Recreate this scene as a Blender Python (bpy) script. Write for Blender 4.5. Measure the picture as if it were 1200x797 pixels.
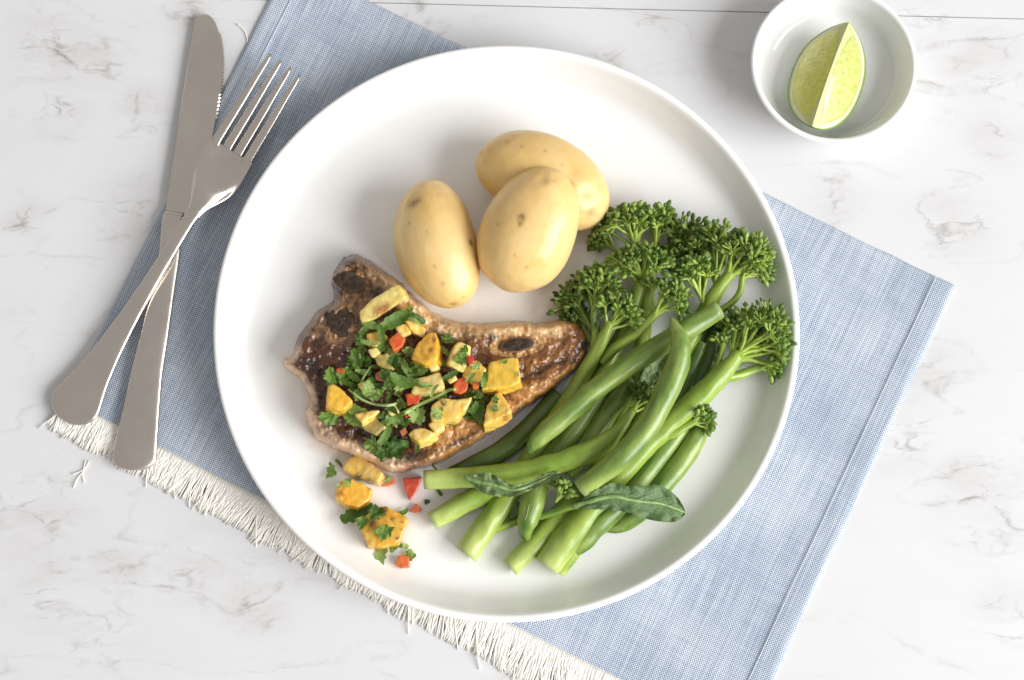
import bpy, bmesh, math, random
import numpy as np
from mathutils import Vector, noise as mn

for o in list(bpy.data.objects):
    bpy.data.objects.remove(o)
S = bpy.context.scene
COL = S.collection
R = math.radians
random.seed(7)
rng = np.random.default_rng(11)

# ------------------------------------------------------------------ camera, world, light, exposure
DIST, TILT, LENS = 0.80, R(10.0), 60.0
TGT = np.array([0.0, 0.0, 0.010])
CAMP = TGT + DIST * np.array([0.0, -math.sin(TILT), math.cos(TILT)])
cd = bpy.data.cameras.new('camera')
cam = bpy.data.objects.new('camera', cd)
COL.objects.link(cam)
cam.location = CAMP
cam.rotation_euler = (TILT, 0, 0)
cd.lens = LENS
cd.sensor_width = 36.0
cd.sensor_fit = 'HORIZONTAL'
cd.clip_start = 0.01
cd.clip_end = 50
cd.dof.use_dof = True
cd.dof.focus_distance = DIST - 0.012
cd.dof.aperture_fstop = 13.0
S.camera = cam

W = bpy.data.worlds.new('World')
S.world = W
W.use_nodes = True
W.node_tree.nodes['Background'].inputs[0].default_value = (1.0, 0.985, 0.965, 1)
W.node_tree.nodes['Background'].inputs[1].default_value = 0.43

def window_light(name, loc, target, sx, sy, power, color):
    l = bpy.data.lights.new(name, 'AREA')
    l.shape = 'RECTANGLE'
    l.size, l.size_y, l.energy, l.color = sx, sy, power, color
    o = bpy.data.objects.new(name, l)
    COL.objects.link(o)
    o.location = loc
    o.rotation_euler = (Vector(target) - Vector(loc)).to_track_quat('-Z', 'Y').to_euler()
    return o
window_light('window_light', (2.5, -1.05, 1.62), (0.0, 0, 0), 2.5, 2.0, 168.0, (0.97, 0.985, 1.0))

S.view_settings.view_transform = 'Standard'
S.view_settings.look = 'None'
S.view_settings.exposure = 0.12
S.view_settings.gamma = 1.0
S.view_settings.use_curve_mapping = False

# ------------------------------------------------------------------ photograph pixel -> point at height z
_ct, _st = math.cos(TILT), math.sin(TILT)
def P(px, py, z):
    a = (px - 600.0) / 1200.0 * 36.0 / LENS
    b = (398.5 - py) / 1200.0 * 36.0 / LENS
    d = np.array([a, b * _ct + _st, b * _st - _ct])
    t = (z - CAMP[2]) / d[2]
    return CAMP + d * t
def PP(pts):
    return np.array([P(*p) for p in pts])
MM = 0.0004            # metres for one pixel of the photograph, near the table

# ------------------------------------------------------------------ object helpers
BASE = {}
def thing(name, label, cat, loc, group=None):
    o = bpy.data.objects.new(name, None)
    o.empty_display_size = 0.01
    COL.objects.link(o)
    o.location = loc
    BASE[o.name] = np.array(loc, float)
    tag(o, label, cat, group)
    return o
def tag(o, label, cat, group=None):
    o['label'] = label
    o['category'] = cat
    if group:
        o['group'] = group
    return o
def mk(name, v, f, mat, parent=None, col=None, smooth=True, uv=None, base=None):
    v = np.asarray(v, float)
    if parent is not None:
        b = BASE[parent.name]
    elif base is not None:
        b = np.array(base, float)
    else:
        b = v.mean(axis=0)
        b[2] = v[:, 2].min()
    me = bpy.data.meshes.new(name)
    me.from_pydata((v - b).tolist(), [], [tuple(int(i) for i in q) for q in f])
    me.update()
    if smooth:
        me.polygons.foreach_set('use_smooth', [True] * len(me.polygons))
    if col is not None:
        a = me.color_attributes.new('Col', 'FLOAT_COLOR', 'POINT')
        c = np.ones((len(v), 4), np.float32)
        c[:, :3] = np.asarray(col)[:, :3]
        a.data.foreach_set('color', c.ravel())
    if uv is not None:
        l = me.uv_layers.new(name='UVMap')
        vi = np.empty(len(me.loops), np.int32)
        me.loops.foreach_get('vertex_index', vi)
        l.data.foreach_set('uv', np.asarray(uv, np.float32)[vi].ravel())
    me.materials.append(mat)
    o = bpy.data.objects.new(name, me)
    COL.objects.link(o)
    if parent is not None:
        o.parent = parent
    else:
        o.location = b
    BASE[o.name] = b
    return o

def cr(pts, n):
    """Catmull-Rom through rows of pts, n samples."""
    p = np.asarray(pts, float)
    if len(p) == 2:
        t = np.linspace(0, 1, n)[:, None]
        return p[0] * (1 - t) + p[1] * t
    q = np.vstack([2 * p[0] - p[1], p, 2 * p[-1] - p[-2]])
    out = []
    for s in np.linspace(0, len(p) - 1 - 1e-9, n):
        i = int(s); t = s - i
        a, b, c, d = q[i], q[i + 1], q[i + 2], q[i + 3]
        out.append(.5 * (2 * b + (c - a) * t + (2 * a - 5 * b + 4 * c - d) * t * t + (3 * b - a - 3 * c + d) * t ** 3))
    return np.array(out)

def sweep(c, rs, ru=None, seg=12, exp=2.0, cap=True, up=(0, 0, 1), rough=0.0, seed=0):
    """Closed sections along the line c. rs, ru: half width sideways and upward."""
    c = np.asarray(c, float); n = len(c)
    rs = np.broadcast_to(np.asarray(rs, float), (n,))
    ru = rs if ru is None else np.broadcast_to(np.asarray(ru, float), (n,))
    t = np.gradient(c, axis=0)
    t /= np.linalg.norm(t, axis=1)[:, None] + 1e-12
    u = np.array(up, float)
    if abs(np.dot(u, t[0])) > 0.95:
        u = np.array([1.0, 0.2, 0])
    V, F = [], []
    ph = np.arange(seg) / seg * 2 * math.pi
    cx, sx = np.cos(ph), np.sin(ph)
    if exp != 2.0:
        cx = np.sign(cx) * np.abs(cx) ** (2 / exp); sx = np.sign(sx) * np.abs(sx) ** (2 / exp)
    for i in range(n):
        u = u - np.dot(u, t[i]) * t[i]
        u /= np.linalg.norm(u) + 1e-12
        s = np.cross(t[i], u)
        k = np.ones(seg)
        if rough:
            k = np.array([1 + rough * mn.noise(Vector((c[i, 0] * 160 + seed, c[i, 1] * 160 + cx[j] * 1.2, c[i, 2] * 160 + sx[j] * 1.2))) for j in range(seg)])
        V.append(c[i] + (s[None] * (cx * rs[i] * k)[:, None]) + (u[None] * (sx * ru[i] * k)[:, None]))
    V = np.vstack(V)
    for i in range(n - 1):
        for j in range(seg):
            a = i * seg + j; b = i * seg + (j + 1) % seg
            F.append((a, b, b + seg, a + seg))
    if cap:
        F.append(tuple(reversed(range(seg))))
        F.append(tuple(range((n - 1) * seg, n * seg)))
    return V, F

class MB:
    def __init__(s):
        s.v = []; s.f = []; s.c = []; s.n = 0
    def add(s, v, f, col=None):
        v = np.asarray(v, float)
        s.v.append(v); s.f += [tuple(int(i) + s.n for i in q) for q in f]
        if col is not None:
            col = np.asarray(col, float)
            if col.ndim == 1:
                col = np.tile(col, (len(v), 1))
            s.c.append(col)
        s.n += len(v)
    def build(s, name, mat, parent=None, **k):
        return mk(name, np.vstack(s.v), s.f, mat, parent, col=np.vstack(s.c) if s.c else None, **k)

def lathe(prof, center, seg=128):
    v, f = [], []
    n = len(prof)
    for j in range(seg):
        a = 2 * math.pi * j / seg
        for r, z in prof:
            v.append((center[0] + r * math.cos(a), center[1] + r * math.sin(a), center[2] + z))
    for j in range(seg):
        k = (j + 1) % seg
        for i in range(n - 1):
            f.append((j * n + i, k * n + i, k * n + i + 1, j * n + i + 1))
    return v, f

def fbm(x, y, z=0.0, o=4):
    s, a = 0.0, 0.5
    for _ in range(o):
        s += a * mn.noise(Vector((x, y, z))); x *= 2.03; y *= 2.03; z *= 2.03; a *= .5
    return s

# ------------------------------------------------------------------ material helpers
class NT:
    def __init__(s, name):
        s.m = bpy.data.materials.new(name)
        s.m.use_nodes = True
        s.t = s.m.node_tree
        s.b = s.t.nodes['Principled BSDF']
    def n(s, typ, **k):
        x = s.t.nodes.new(typ)
        for a, v in k.items():
            if a.startswith('i_'):
                x.inputs[a[2:].replace('_', ' ')].default_value = v
            else:
                setattr(x, a, v)
        return x
    def l(s, a, b):
        s.t.links.new(a, b)
    def val(s, sock, v):
        if hasattr(v, 'is_linked'):
            s.l(v, sock)
        else:
            sock.default_value = v
    def math(s, op, a, b=0.0, clamp=False):
        x = s.n('ShaderNodeMath', operation=op, use_clamp=clamp)
        s.val(x.inputs[0], a); s.val(x.inputs[1], b)
        return x.outputs[0]
    def mix(s, fac, a, b, typ='MIX'):
        x = s.n('ShaderNodeMix', data_type='RGBA', blend_type=typ)
        s.val(x.inputs[0], fac)
        for i, c in ((6, a), (7, b)):
            if hasattr(c, 'is_linked'):
                s.l(c, x.inputs[i])
            else:
                x.inputs[i].default_value = (*c[:3], 1)
        return x.outputs[2]
    def noise(s, scale, detail=4, rough=.5, vec=None, out=0, dist=0.0):
        x = s.n('ShaderNodeTexNoise')
        x.inputs['Scale'].default_value = scale; x.inputs['Detail'].default_value = detail
        x.inputs['Roughness'].default_value = rough; x.inputs['Distortion'].default_value = dist
        if vec is not None:
            s.l(vec, x.inputs['Vector'])
        return x.outputs[out]
    def obj(s):
        return s.n('ShaderNodeTexCoord').outputs['Object']
    def geo(s):
        return s.n('ShaderNodeNewGeometry').outputs['Position']
    def ramp(s, fac, stops, interp='LINEAR'):
        x = s.n('ShaderNodeValToRGB')
        x.color_ramp.interpolation = interp
        e = x.color_ramp.elements
        while len(e) < len(stops):
            e.new(0.5)
        for i, (p, c) in enumerate(stops):
            e[i].position = p
            c = (c, c, c) if isinstance(c, (int, float)) else c
            e[i].color = (*c, 1)
        s.val(x.inputs[0], fac)
        return x.outputs[0]
    def bump(s, h, strength, dist):
        x = s.n('ShaderNodeBump')
        x.inputs['Strength'].default_value = strength; x.inputs['Distance'].default_value = dist
        s.l(h, x.inputs['Height'])
        s.l(x.outputs[0], s.b.inputs['Normal'])
        return x
    def set(s, **k):
        for a, v in k.items():
            s.val(s.b.inputs[a.replace('_', ' ')], (*v, 1) if isinstance(v, tuple) and len(v) == 3 and 'Radius' not in a else v)
        return s

# marble -----------------------------------------------------------
def mat_marble():
    m = NT('white_marble')
    pos = m.geo()
    # warp the coordinates, then thin lines where a noise passes through its middle
    mp = m.n('ShaderNodeMapping'); mp.inputs['Rotation'].default_value = (0, 0, R(-52)); mp.inputs['Scale'].default_value = (1.0, 2.4, 1)
    m.l(pos, mp.inputs[0])
    w = m.noise(26, 5, .6, mp.outputs[0], out=1)
    wv = m.n('ShaderNodeVectorMath', operation='MULTIPLY_ADD')
    m.l(w, wv.inputs[0]); wv.inputs[1].default_value = (.030, .030, 0); m.l(mp.outputs[0], wv.inputs[2])
    def line(scale, width, detail=2, seed=0.0):
        v = m.n('ShaderNodeVectorMath', operation='ADD'); m.l(wv.outputs[0], v.inputs[0]); v.inputs[1].default_value = (seed, seed * .7, 0)
        n = m.noise(scale, detail, .5, v.outputs[0])
        d = m.math('ABSOLUTE', m.math('SUBTRACT', n, .5))
        return m.ramp(d, [(0, 1.0), (width * .35, .45), (width, 0.0)])
    l1 = line(7, .012)
    l2 = line(15, .020, 3, 3.1)
    l3 = line(34, .035, 4, 7.7)
    # where veins gather: named spots plus a broad noise
    spots = [(65, 60, 70), (110, 75, 50), (75, 130, 45), (165, 130, 45), (40, 600, 75), (60, 690, 60), (135, 670, 50), (120, 745, 50), (225, 665, 55),
             (480, 35, 60), (760, 30, 45), (700, 70, 50), (1145, 70, 65), (1165, 165, 45), (1090, 20, 40), (1075, 430, 60), (1150, 590, 75), (1180, 720, 50),
             (980, 230, 45), (1120, 255, 60), (300, 700, 55), (1050, 520, 50), (220, 10, 40), (150, 250, 55), (30, 260, 40)]
    acc = None
    for x, y, r in spots:
        c = P(x, y, 0)
        vd = m.n('ShaderNodeVectorMath', operation='DISTANCE'); m.l(pos, vd.inputs[0]); vd.inputs[1].default_value = tuple(c)
        g = m.ramp(m.math('DIVIDE', vd.outputs['Value'], r * MM * 1.25), [(0.0, 1.0), (1.0, 0.0)], 'EASE')
        acc = g if acc is None else m.math('MAXIMUM', acc, g)
    broad = m.ramp(m.noise(11, 3, .5, pos), [(.52, 0.0), (.80, .7)])
    gather = m.math('MAXIMUM', acc, broad)
    brk = m.ramp(m.noise(75, 4, .65, pos), [(.42, .06), (.60, 1.0)])
    v1 = m.math('MULTIPLY', m.math('MULTIPLY', l1, brk), m.math('ADD', m.math('MULTIPLY', gather, .75), .20))
    v2 = m.math('MULTIPLY', m.math('MULTIPLY', l2, brk), m.math('MULTIPLY', gather, .75))
    v3 = m.math('MULTIPLY', m.math('MULTIPLY', l3, brk), m.math('MULTIPLY', m.math('MULTIPLY', gather, gather), .65))
    veins = m.math('MAXIMUM', m.math('MAXIMUM', v1, v2), v3)
    cloud = m.ramp(m.noise(16, 6, .62, wv.outputs[0]), [(.40, 0.0), (.70, 1.0)])
    cloud = m.math('MULTIPLY', cloud, m.math('ADD', m.math('MULTIPLY', acc, .55), .09))
    base = m.mix(m.noise(5, 2, .5, pos), (.665, .655, .655), (.715, .708, .71))
    c = m.mix(cloud, base, (.50, .475, .455))
    c = m.mix(m.math('MULTIPLY', veins, .85), c, (.26, .235, .205))
    m.set(Base_Color=c, Roughness=.34, Specular_IOR_Level=.35)
    return m.m

def mat_denim():
    m = NT('blue_chambray')
    uv = m.n('ShaderNodeTexCoord').outputs['UV']
    sep = m.n('ShaderNodeSeparateXYZ'); m.l(uv, sep.inputs[0])
    wob = m.math('MULTIPLY', m.math('SUBTRACT', m.noise(55, 3, .5, uv), .5), .0016)
    k = 2 * math.pi / 0.0013
    u = m.math('ADD', sep.outputs[0], wob); v = m.math('ADD', sep.outputs[1], wob)
    su = m.math('SINE', m.math('MULTIPLY', u, k)); sv = m.math('SINE', m.math('MULTIPLY', v, k * 1.02))
    wv = m.math('ADD', m.math('MULTIPLY', m.math('MULTIPLY', su, sv), .5), .5)
    # streaks along the warp (uneven yarns)
    mp = m.n('ShaderNodeMapping'); mp.inputs['Scale'].default_value = (900, 28, 1); m.l(uv, mp.inputs[0])
    st = m.noise(1.0, 3, .6, mp.outputs[0])
    mp2 = m.n('ShaderNodeMapping'); mp2.inputs['Scale'].default_value = (40, 1100, 1); m.l(uv, mp2.inputs[0])
    st2 = m.noise(1.0, 2, .6, mp2.outputs[0])
    big = m.noise(22, 4, .6, uv)
    f = m.math('ADD', m.math('MULTIPLY', wv, .74), m.math('MULTIPLY', m.math('SUBTRACT', st, .5), .50))
    f = m.math('ADD', f, m.math('MULTIPLY', m.math('SUBTRACT', st2, .5), .22))
    f = m.math('ADD', f, m.math('MULTIPLY', m.math('SUBTRACT', big, .5), .40))
    c = m.ramp(f, [(.02, (.10, .155, .25)), (.34, (.38, .44, .53)), (.70, (.80, .815, .845))])
    m.set(Base_Color=c, Roughness=.92, Specular_IOR_Level=.12)
    m.b.inputs['Sheen Weight'].default_value = .15
    m.bump(m.math('ADD', wv, m.math('MULTIPLY', st, .7)), .55, .00035)
    return m.m

def mat_plain(name, col, rough=.5, spec=.5, **k):
    m = NT(name)
    m.set(Base_Color=col, Roughness=rough, Specular_IOR_Level=spec, **k)
    return m.m

def mat_porcelain():
    m = NT('white_porcelain')
    m.set(Base_Color=(.885, .872, .845), Roughness=.10, Specular_IOR_Level=.5)
    m.b.inputs['Coat Weight'].default_value = .3
    m.b.inputs['Coat Roughness'].default_value = .06
    return m.m

def mat_steel():
    m = NT('brushed_steel')
    uv = m.obj()
    mp = m.n('ShaderNodeMapping'); mp.inputs['Rotation'].default_value = (0, 0, R(-30)); mp.inputs['Scale'].default_value = (1500, 60, 60); m.l(uv, mp.inputs[0])
    n = m.noise(1, 3, .6, mp.outputs[0])
    b = m.noise(28, 6, .68, uv)
    m.set(Metallic=1.0)
    m.l(m.mix(b, (.60, .535, .47), (.71, .65, .59)), m.b.inputs['Base Color'])
    m.l(m.math('ADD', m.math('MULTIPLY', n, .12), m.math('MULTIPLY', m.ramp(b, [(.3, .14), (.7, .46)]), .72)), m.b.inputs['Roughness'])
    m.bump(n, .06, .0002)
    return m.m

def mat_attr(name, rough=.4, spec=.5, var=.25, scale=300, bump=.3, bscale=900, bdist=.0003, sss=0.0, sr=(.003, .002, .001), coat=0.0, rvar=0.0, fibre=False):
    """Colour from the mesh's own colour attribute, broken up by fine noise."""
    m = NT(name)
    a = m.n('ShaderNodeAttribute', attribute_name='Col')
    pos = m.geo()
    n = m.noise(scale, 4, .6, pos)
    k = m.math('ADD', m.math('MULTIPLY', m.math('SUBTRACT', n, .5), var * 2), 1.0)
    x = m.n('ShaderNodeVectorMath', operation='SCALE'); m.l(a.outputs['Color'], x.inputs[0]); m.l(k, x.inputs['Scale'])
    m.l(x.outputs[0], m.b.inputs['Base Color'])
    if rvar:
        m.l(m.math('ADD', m.math('MULTIPLY', m.noise(420, 3, .6, pos), rvar), rough - rvar * .5, True), m.b.inputs['Roughness'])
    else:
        m.set(Roughness=rough)
    m.set(Specular_IOR_Level=spec)
    m.bump(m.noise(bscale, 4, .6, pos), bump, bdist)
    if sss:
        m.set(Subsurface_Weight=sss)
        m.b.inputs['Subsurface Radius'].default_value = sr
        m.b.inputs['Subsurface Scale'].default_value = 1.0
    if fibre:
        mp = m.n('ShaderNodeMapping'); mp.inputs['Rotation'].default_value = (R(25), R(40), R(30)); mp.inputs['Scale'].default_value = (900, 140, 900); m.l(pos, mp.inputs[0])
        m.bump(m.noise(1, 3, .6, mp.outputs[0]), bump * .5, bdist)
    m.set(Coat_Weight=coat)
    m.b.inputs['Coat Roughness'].default_value = .12
    return m.m

def mat_leaf(name, lo, hi, trans=.25):
    m = NT(name)
    oi = m.n('ShaderNodeObjectInfo').outputs['Random']
    pos = m.geo()
    f = m.math('ADD', m.math('MULTIPLY', oi, .6), m.math('MULTIPLY', m.noise(350, 4, .6, pos), .5))
    c = m.mix(f, lo, hi)
    m.set(Base_Color=c, Roughness=.36, Specular_IOR_Level=.5)
    m.bump(m.noise(380, 5, .65, pos), .9, .0011)
    tr = m.n('ShaderNodeBsdfTranslucent'); m.l(c, tr.inputs[0])
    ms = m.n('ShaderNodeMixShader'); ms.inputs[0].default_value = trans
    m.l(m.b.outputs[0], ms.inputs[1]); m.l(tr.outputs[0], ms.inputs[2])
    m.l(ms.outputs[0], m.t.nodes['Material Output'].inputs['Surface'])
    return m.m

M = dict(
    marble=mat_marble(), denim=mat_denim(), porcelain=mat_porcelain(), steel=mat_steel(),
    seam=mat_plain('dark_joint', (.58, .54, .51), .8),
    thread=mat_plain('cream_thread', (.93, .895, .82), .9, .1),
    stitch=mat_plain('pale_stitch', (.74, .76, .80), .9, .1),
    meat=mat_attr('seared_meat', .30, .42, .42, 380, .5, 480, .0010, coat=.45, rvar=.40),
    fat=mat_attr('browned_fat', .38, .5, .28, 500, .45, 500, .0007, sss=.25, coat=.1),
    bone=mat_attr('charred_bone', .75, .3, .55, 900, .9, 1300, .0007),
    potato=mat_attr('potato_skin', .32, .45, .08, 150, .22, 300, .0006, sss=.30, sr=(.006, .0035, .0014), rvar=.22),
    pine=mat_attr('pineapple_flesh', .26, .5, .20, 300, .55, 420, .0009, sss=.30, sr=(.004, .0025, .0008), coat=.35, fibre=True),
    pepper=mat_attr('red_pepper', .24, .5, .14, 300, .15, 500, .0003, sss=.2, sr=(.003, .001, .0006), coat=.35),
    veg=mat_attr('green_skin', .36, .5, .24, 190, .3, 380, .0006, sss=.06, sr=(.002, .003, .0008), coat=.10, rvar=.28),
    stalk=mat_attr('pale_stalk', .36, .5, .20, 260, .3, 330, .0006, sss=.08, sr=(.002, .003, .0008), coat=.08, rvar=.28),
    bud=mat_attr('broccoli_buds', .50, .4, .25, 700, .25, 1200, .0002),
    leaf=mat_leaf('coriander_leaf', (.022, .075, .008), (.20, .34, .045)),
    leafpale=mat_leaf('coriander_leaf_pale', (.13, .25, .03), (.40, .52, .15)),
    bleaf=mat_leaf('broccoli_leaf', (.070, .140, .042), (.24, .33, .13), .15),
    rind=mat_attr('lime_rind', .38, .5, .2, 500, .4, 700, .0005),
    pith=mat_attr('lime_pith', .5, .4, .08, 400, .2, 500, .0003, sss=.3),
    lime=mat_attr('lime_flesh', .12, .6, .16, 260, .7, 330, .0008, sss=.4, sr=(.005, .005, .001), coat=.5),
)

# ================================================================== the setting: marble top of two slabs
def slab(name, y0, y1, parent=None):
    x0, x1, z0 = -.95, .95, -.03
    bm = bmesh.new()
    bmesh.ops.create_cube(bm, size=1.0)
    for v in bm.verts:
        v.co = Vector((x0 if v.co.x < 0 else x1, y0(v.co.x) if v.co.y < 0 else y1(v.co.x), z0 if v.co.z < 0 else 0.0))
    bmesh.ops.bevel(bm, geom=bm.edges[:], offset=.0002, segments=2, affect='EDGES')
    v = np.array([x.co[:] for x in bm.verts]); f = [[x.index for x in q.verts] for q in bm.faces]
    bm.free()
    return mk(name, v, f, M['marble'], parent, base=None if parent is not None else (0, 0, 0), smooth=False)
ja, jb = P(400, 2, 0), P(1200, 22, 0)
jy = lambda x: ja[1] + (jb[1] - ja[1]) * ((-.95 if x < 0 else .95) - ja[0]) / (jb[0] - ja[0])
tt = slab('table_top', lambda x: -.75, lambda x: jy(x) - .0002)
tt['kind'] = 'structure'
slab('marble_slab', lambda x: jy(x) + .0002, lambda x: .85, tt)
bv = [(-.95, jy(-1) - .004, -.002), (.95, jy(1) - .004, -.002), (.95, jy(1) + .004, -.002), (-.95, jy(-1) + .004, -.002)]
mk('joint', bv, [(0, 1, 2, 3)], M['seam'], tt, smooth=False)

# ================================================================== napkin
NZ = .0016
nA, nB, nC, nD = P(75, 470, NZ), P(338, -46, NZ), P(1120, 335, NZ), P(871, 872, NZ)   # corners: lower left, upper left, upper right, lower right
LU = np.linalg.norm(nD - nA); LV = np.linalg.norm(nB - nA)
napkin = thing('napkin', 'blue chambray cloth napkin with frayed cream edge under the dinner plate', 'napkin', tuple((nA + nC) / 2 * [1, 1, 0]))
def npos(s, t):
    return (nA * (1 - s) + nD * s) * (1 - t) + (nB * (1 - s) + nC * s) * t
def build_napkin():
    nu, nv = 230, 150
    v, uv, f = [], [], []
    for j in range(nv + 1):
        for i in range(nu + 1):
            s, t = i / nu, j / nv
            p = npos(s, t)
            z = .0015 + .0005 * fbm(p[0] * 30, p[1] * 30, 1.5, 3)
            # hem ridges at both side edges, a soft crease where the cloth was folded
            for edge, wd in ((s * LU, .010), ((1 - s) * LU, .010)):
                if edge < wd:
                    z += .0004
                z -= .00006 * math.exp(-((edge - wd) / .0009) ** 2)
            ed = min(s * LU, (1 - s) * LU, (1 - t) * LV)
            if ed < .0012:
                z -= .0009 * (1 - ed / .0012)
            w = .0007 * fbm(p[0] * 60, p[1] * 60, 7.7, 2)
            v.append((p[0] + w, p[1] + w, max(z, .0006))); uv.append((s * LU, t * LV))
    n1 = nu + 1
    for j in range(nv):
        for i in range(nu):
            a = j * n1 + i
            f.append((a, a + 1, a + n1 + 1, a + n1))
    # side skirts down to the table
    rim = [i for i in range(n1)] + [j * n1 + nu for j in range(1, nv + 1)] + [nv * n1 + i for i in range(nu - 1, -1, -1)] + [j * n1 for j in range(nv - 1, 0, -1)]
    b0 = len(v)
    for k in rim:
        v.append((v[k][0], v[k][1], .0001)); uv.append(uv[k])
    for k in range(len(rim)):
        q = (k + 1) % len(rim)
        f.append((rim[q], rim[k], b0 + k, b0 + q))
    mk('cloth', v, f, M['denim'], napkin, uv=uv)
build_napkin()
# stitch lines: short stitches along both hems
def stitches(inset, flip):
    mb = MB()
    n = 190
    for k in range(n):
        s = inset / LU
        s = 1 - s if flip else s
        a, b = npos(s, (k + .08) / n), npos(s, (k + .86) / n)
        c = np.linspace(a, b, 4); c[:, 2] = .0018 + .0003 * np.sin(np.linspace(0, math.pi, 4)) + .0002
        mb.add(*sweep(c, .00022, seg=5))
    o = mb.build('stitching', M['stitch'], napkin)
    o['kind'] = 'stuff'
stitches(.010, True); stitches(.010, False)
# fringe: loose threads along the lower edge
def fringe():
    mb = MB()
    dv = (nA - nB) / LV
    du = (nD - nA) / LU
    n = 1900
    for k in range(n):
        s = (k + random.random()) / n
        p0 = npos(s, 0)
        clump = fbm(s * 30, 2.2, 0, 2) * 1.6
        cl2 = fbm(s * 110, 5.2, 0, 2) * 1.3
        L = (.0150 + .006 * s) * (1 + .25 * fbm(s * 45, 9.1, 0, 2) + random.uniform(-.10, .10))
        lean = clump * .38 + cl2 * .30 + random.uniform(-.09, .09) + (-.05 if s < .4 else .10)
        if k % 61 == 13:
            L *= 1.18; lean += random.choice((-.35, .35))
        pts = []
        bend = random.uniform(-.25, .25) + cl2 * .3
        for q in np.linspace(0, 1, 7):
            h = .0013 + .0012 * math.sin(q * math.pi) * random.uniform(.6, 1.4) * (1 + .6 * abs(clump)) - .0006 * q
            pts.append(p0 * [1, 1, 0] + dv * (L * q - .0012) + du * (L * (lean * q ** 1.4 + bend * q * q * .4)) + np.array([0, 0, max(h, .0005)]))
        mb.add(*sweep(pts, np.linspace(.00042, .00030, 7), seg=5))
    o = mb.build('fringe', M['thread'], napkin)
    o['kind'] = 'stuff'
    o['label'] = 'frayed cream threads along the lower edge'
fringe()
# the two stray thread ends that leave the fringe
for i, pts in enumerate([[(105, 540), (98, 552), (90, 562), (86, 572)], [(103, 545), (95, 552), (84, 556)], [(100, 540), (97, 556), (99, 566)], [(277, 28), (285, 34), (289, 42), (290, 50)]]):
    v, f = sweep(cr([P(x, y, .0006) for x, y in pts], 10), .00026, seg=5)
    mk('loose_thread', v, f, M['thread'], napkin)

# ================================================================== plate
ZR = .0205
pl, pr = P(249, 390, ZR), P(938, 390, ZR)
pt, pb = P(593, 53, ZR), P(593, 729, ZR)
PR = (pr[0] - pl[0]) / 2
PC = np.array([(pl[0] + pr[0]) / 2, (pt[1] + pb[1]) / 2, 0])
PR = (PR + (pt[1] - pb[1]) / 2) / 2
ZF = .0062
def plate():
    r = PR
    k = r / .138
    prof = [(0, ZF), (.08 * k, ZF), (.110 * k, ZF + .0001), (.1180 * k, ZF + .0005), (.1225 * k, ZF + .0014), (.1258 * k, ZF + .0032), (.1288 * k, ZF + .0062), (.1316 * k, .0158), (.1338 * k, .0189),
            (.1348 * k, .0200), (.1356 * k, .0204), (.1366 * k, .0205), (.1375 * k, .0202), (.1380 * k, .0195), (.1377 * k, .0185), (.1350 * k, .0150), (.1310 * k, .0106), (.1265 * k, .0070), (.1210 * k, .0044),
            (.105 * k, .0036), (.094 * k, .0034), (.0925 * k, .0024), (.0885 * k, .0024), (.087 * k, .0036), (0, .0036)]
    p = cr(np.array(prof)[2:20], 110)
    prof = [(0.0, ZF), (.05 * k, ZF)] + [tuple(x) for x in p] + prof[20:]
    v, f = lathe(prof, PC, 220)
    o = mk('dinner_plate', v, f, M['porcelain'], base=(PC[0], PC[1], .0024))
    tag(o, 'large round white porcelain dinner plate with upright rim holding the meal', 'plate')
plate()

# ================================================================== bowl and lime wedge
BZ = .0215
bl, br, bb = P(880, 70, BZ), P(1075, 70, BZ), P(978, 168, BZ)
BR = (br[0] - bl[0]) / 2
BC = np.array([(bl[0] + br[0]) / 2, bb[1] + BR, 0])
def bowl():
    k = BR / .039
    prof = [(0, .0050), (.016, .0050), (.0240, .0052), (.0280, .0060), (.0310, .0082), (.0334, .0125), (.0352, .0175), (.0361, .0201), (.0368, .0211), (.0377, .0215), (.0386, .0212), (.0390, .0203),
            (.0382, .0180), (.0348, .0120), (.0315, .0070), (.0275, .0036), (.0230, .0018), (.0205, .0014), (.0195, .0004), (.0175, .0004), (.016, .0018), (0, .0018)]
    p = cr(np.array(prof)[1:19], 90)
    v, f = lathe([(0, .0050)] + [(a * k, b) for a, b in p] + [(a * k, b) for a, b in prof[19:]], BC, 128)
    o = mk('dipping_bowl', v, f, M['porcelain'], base=(BC[0], BC[1], .0004))
    tag(o, 'small round white porcelain bowl holding a lime wedge', 'bowl')
bowl()

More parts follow.
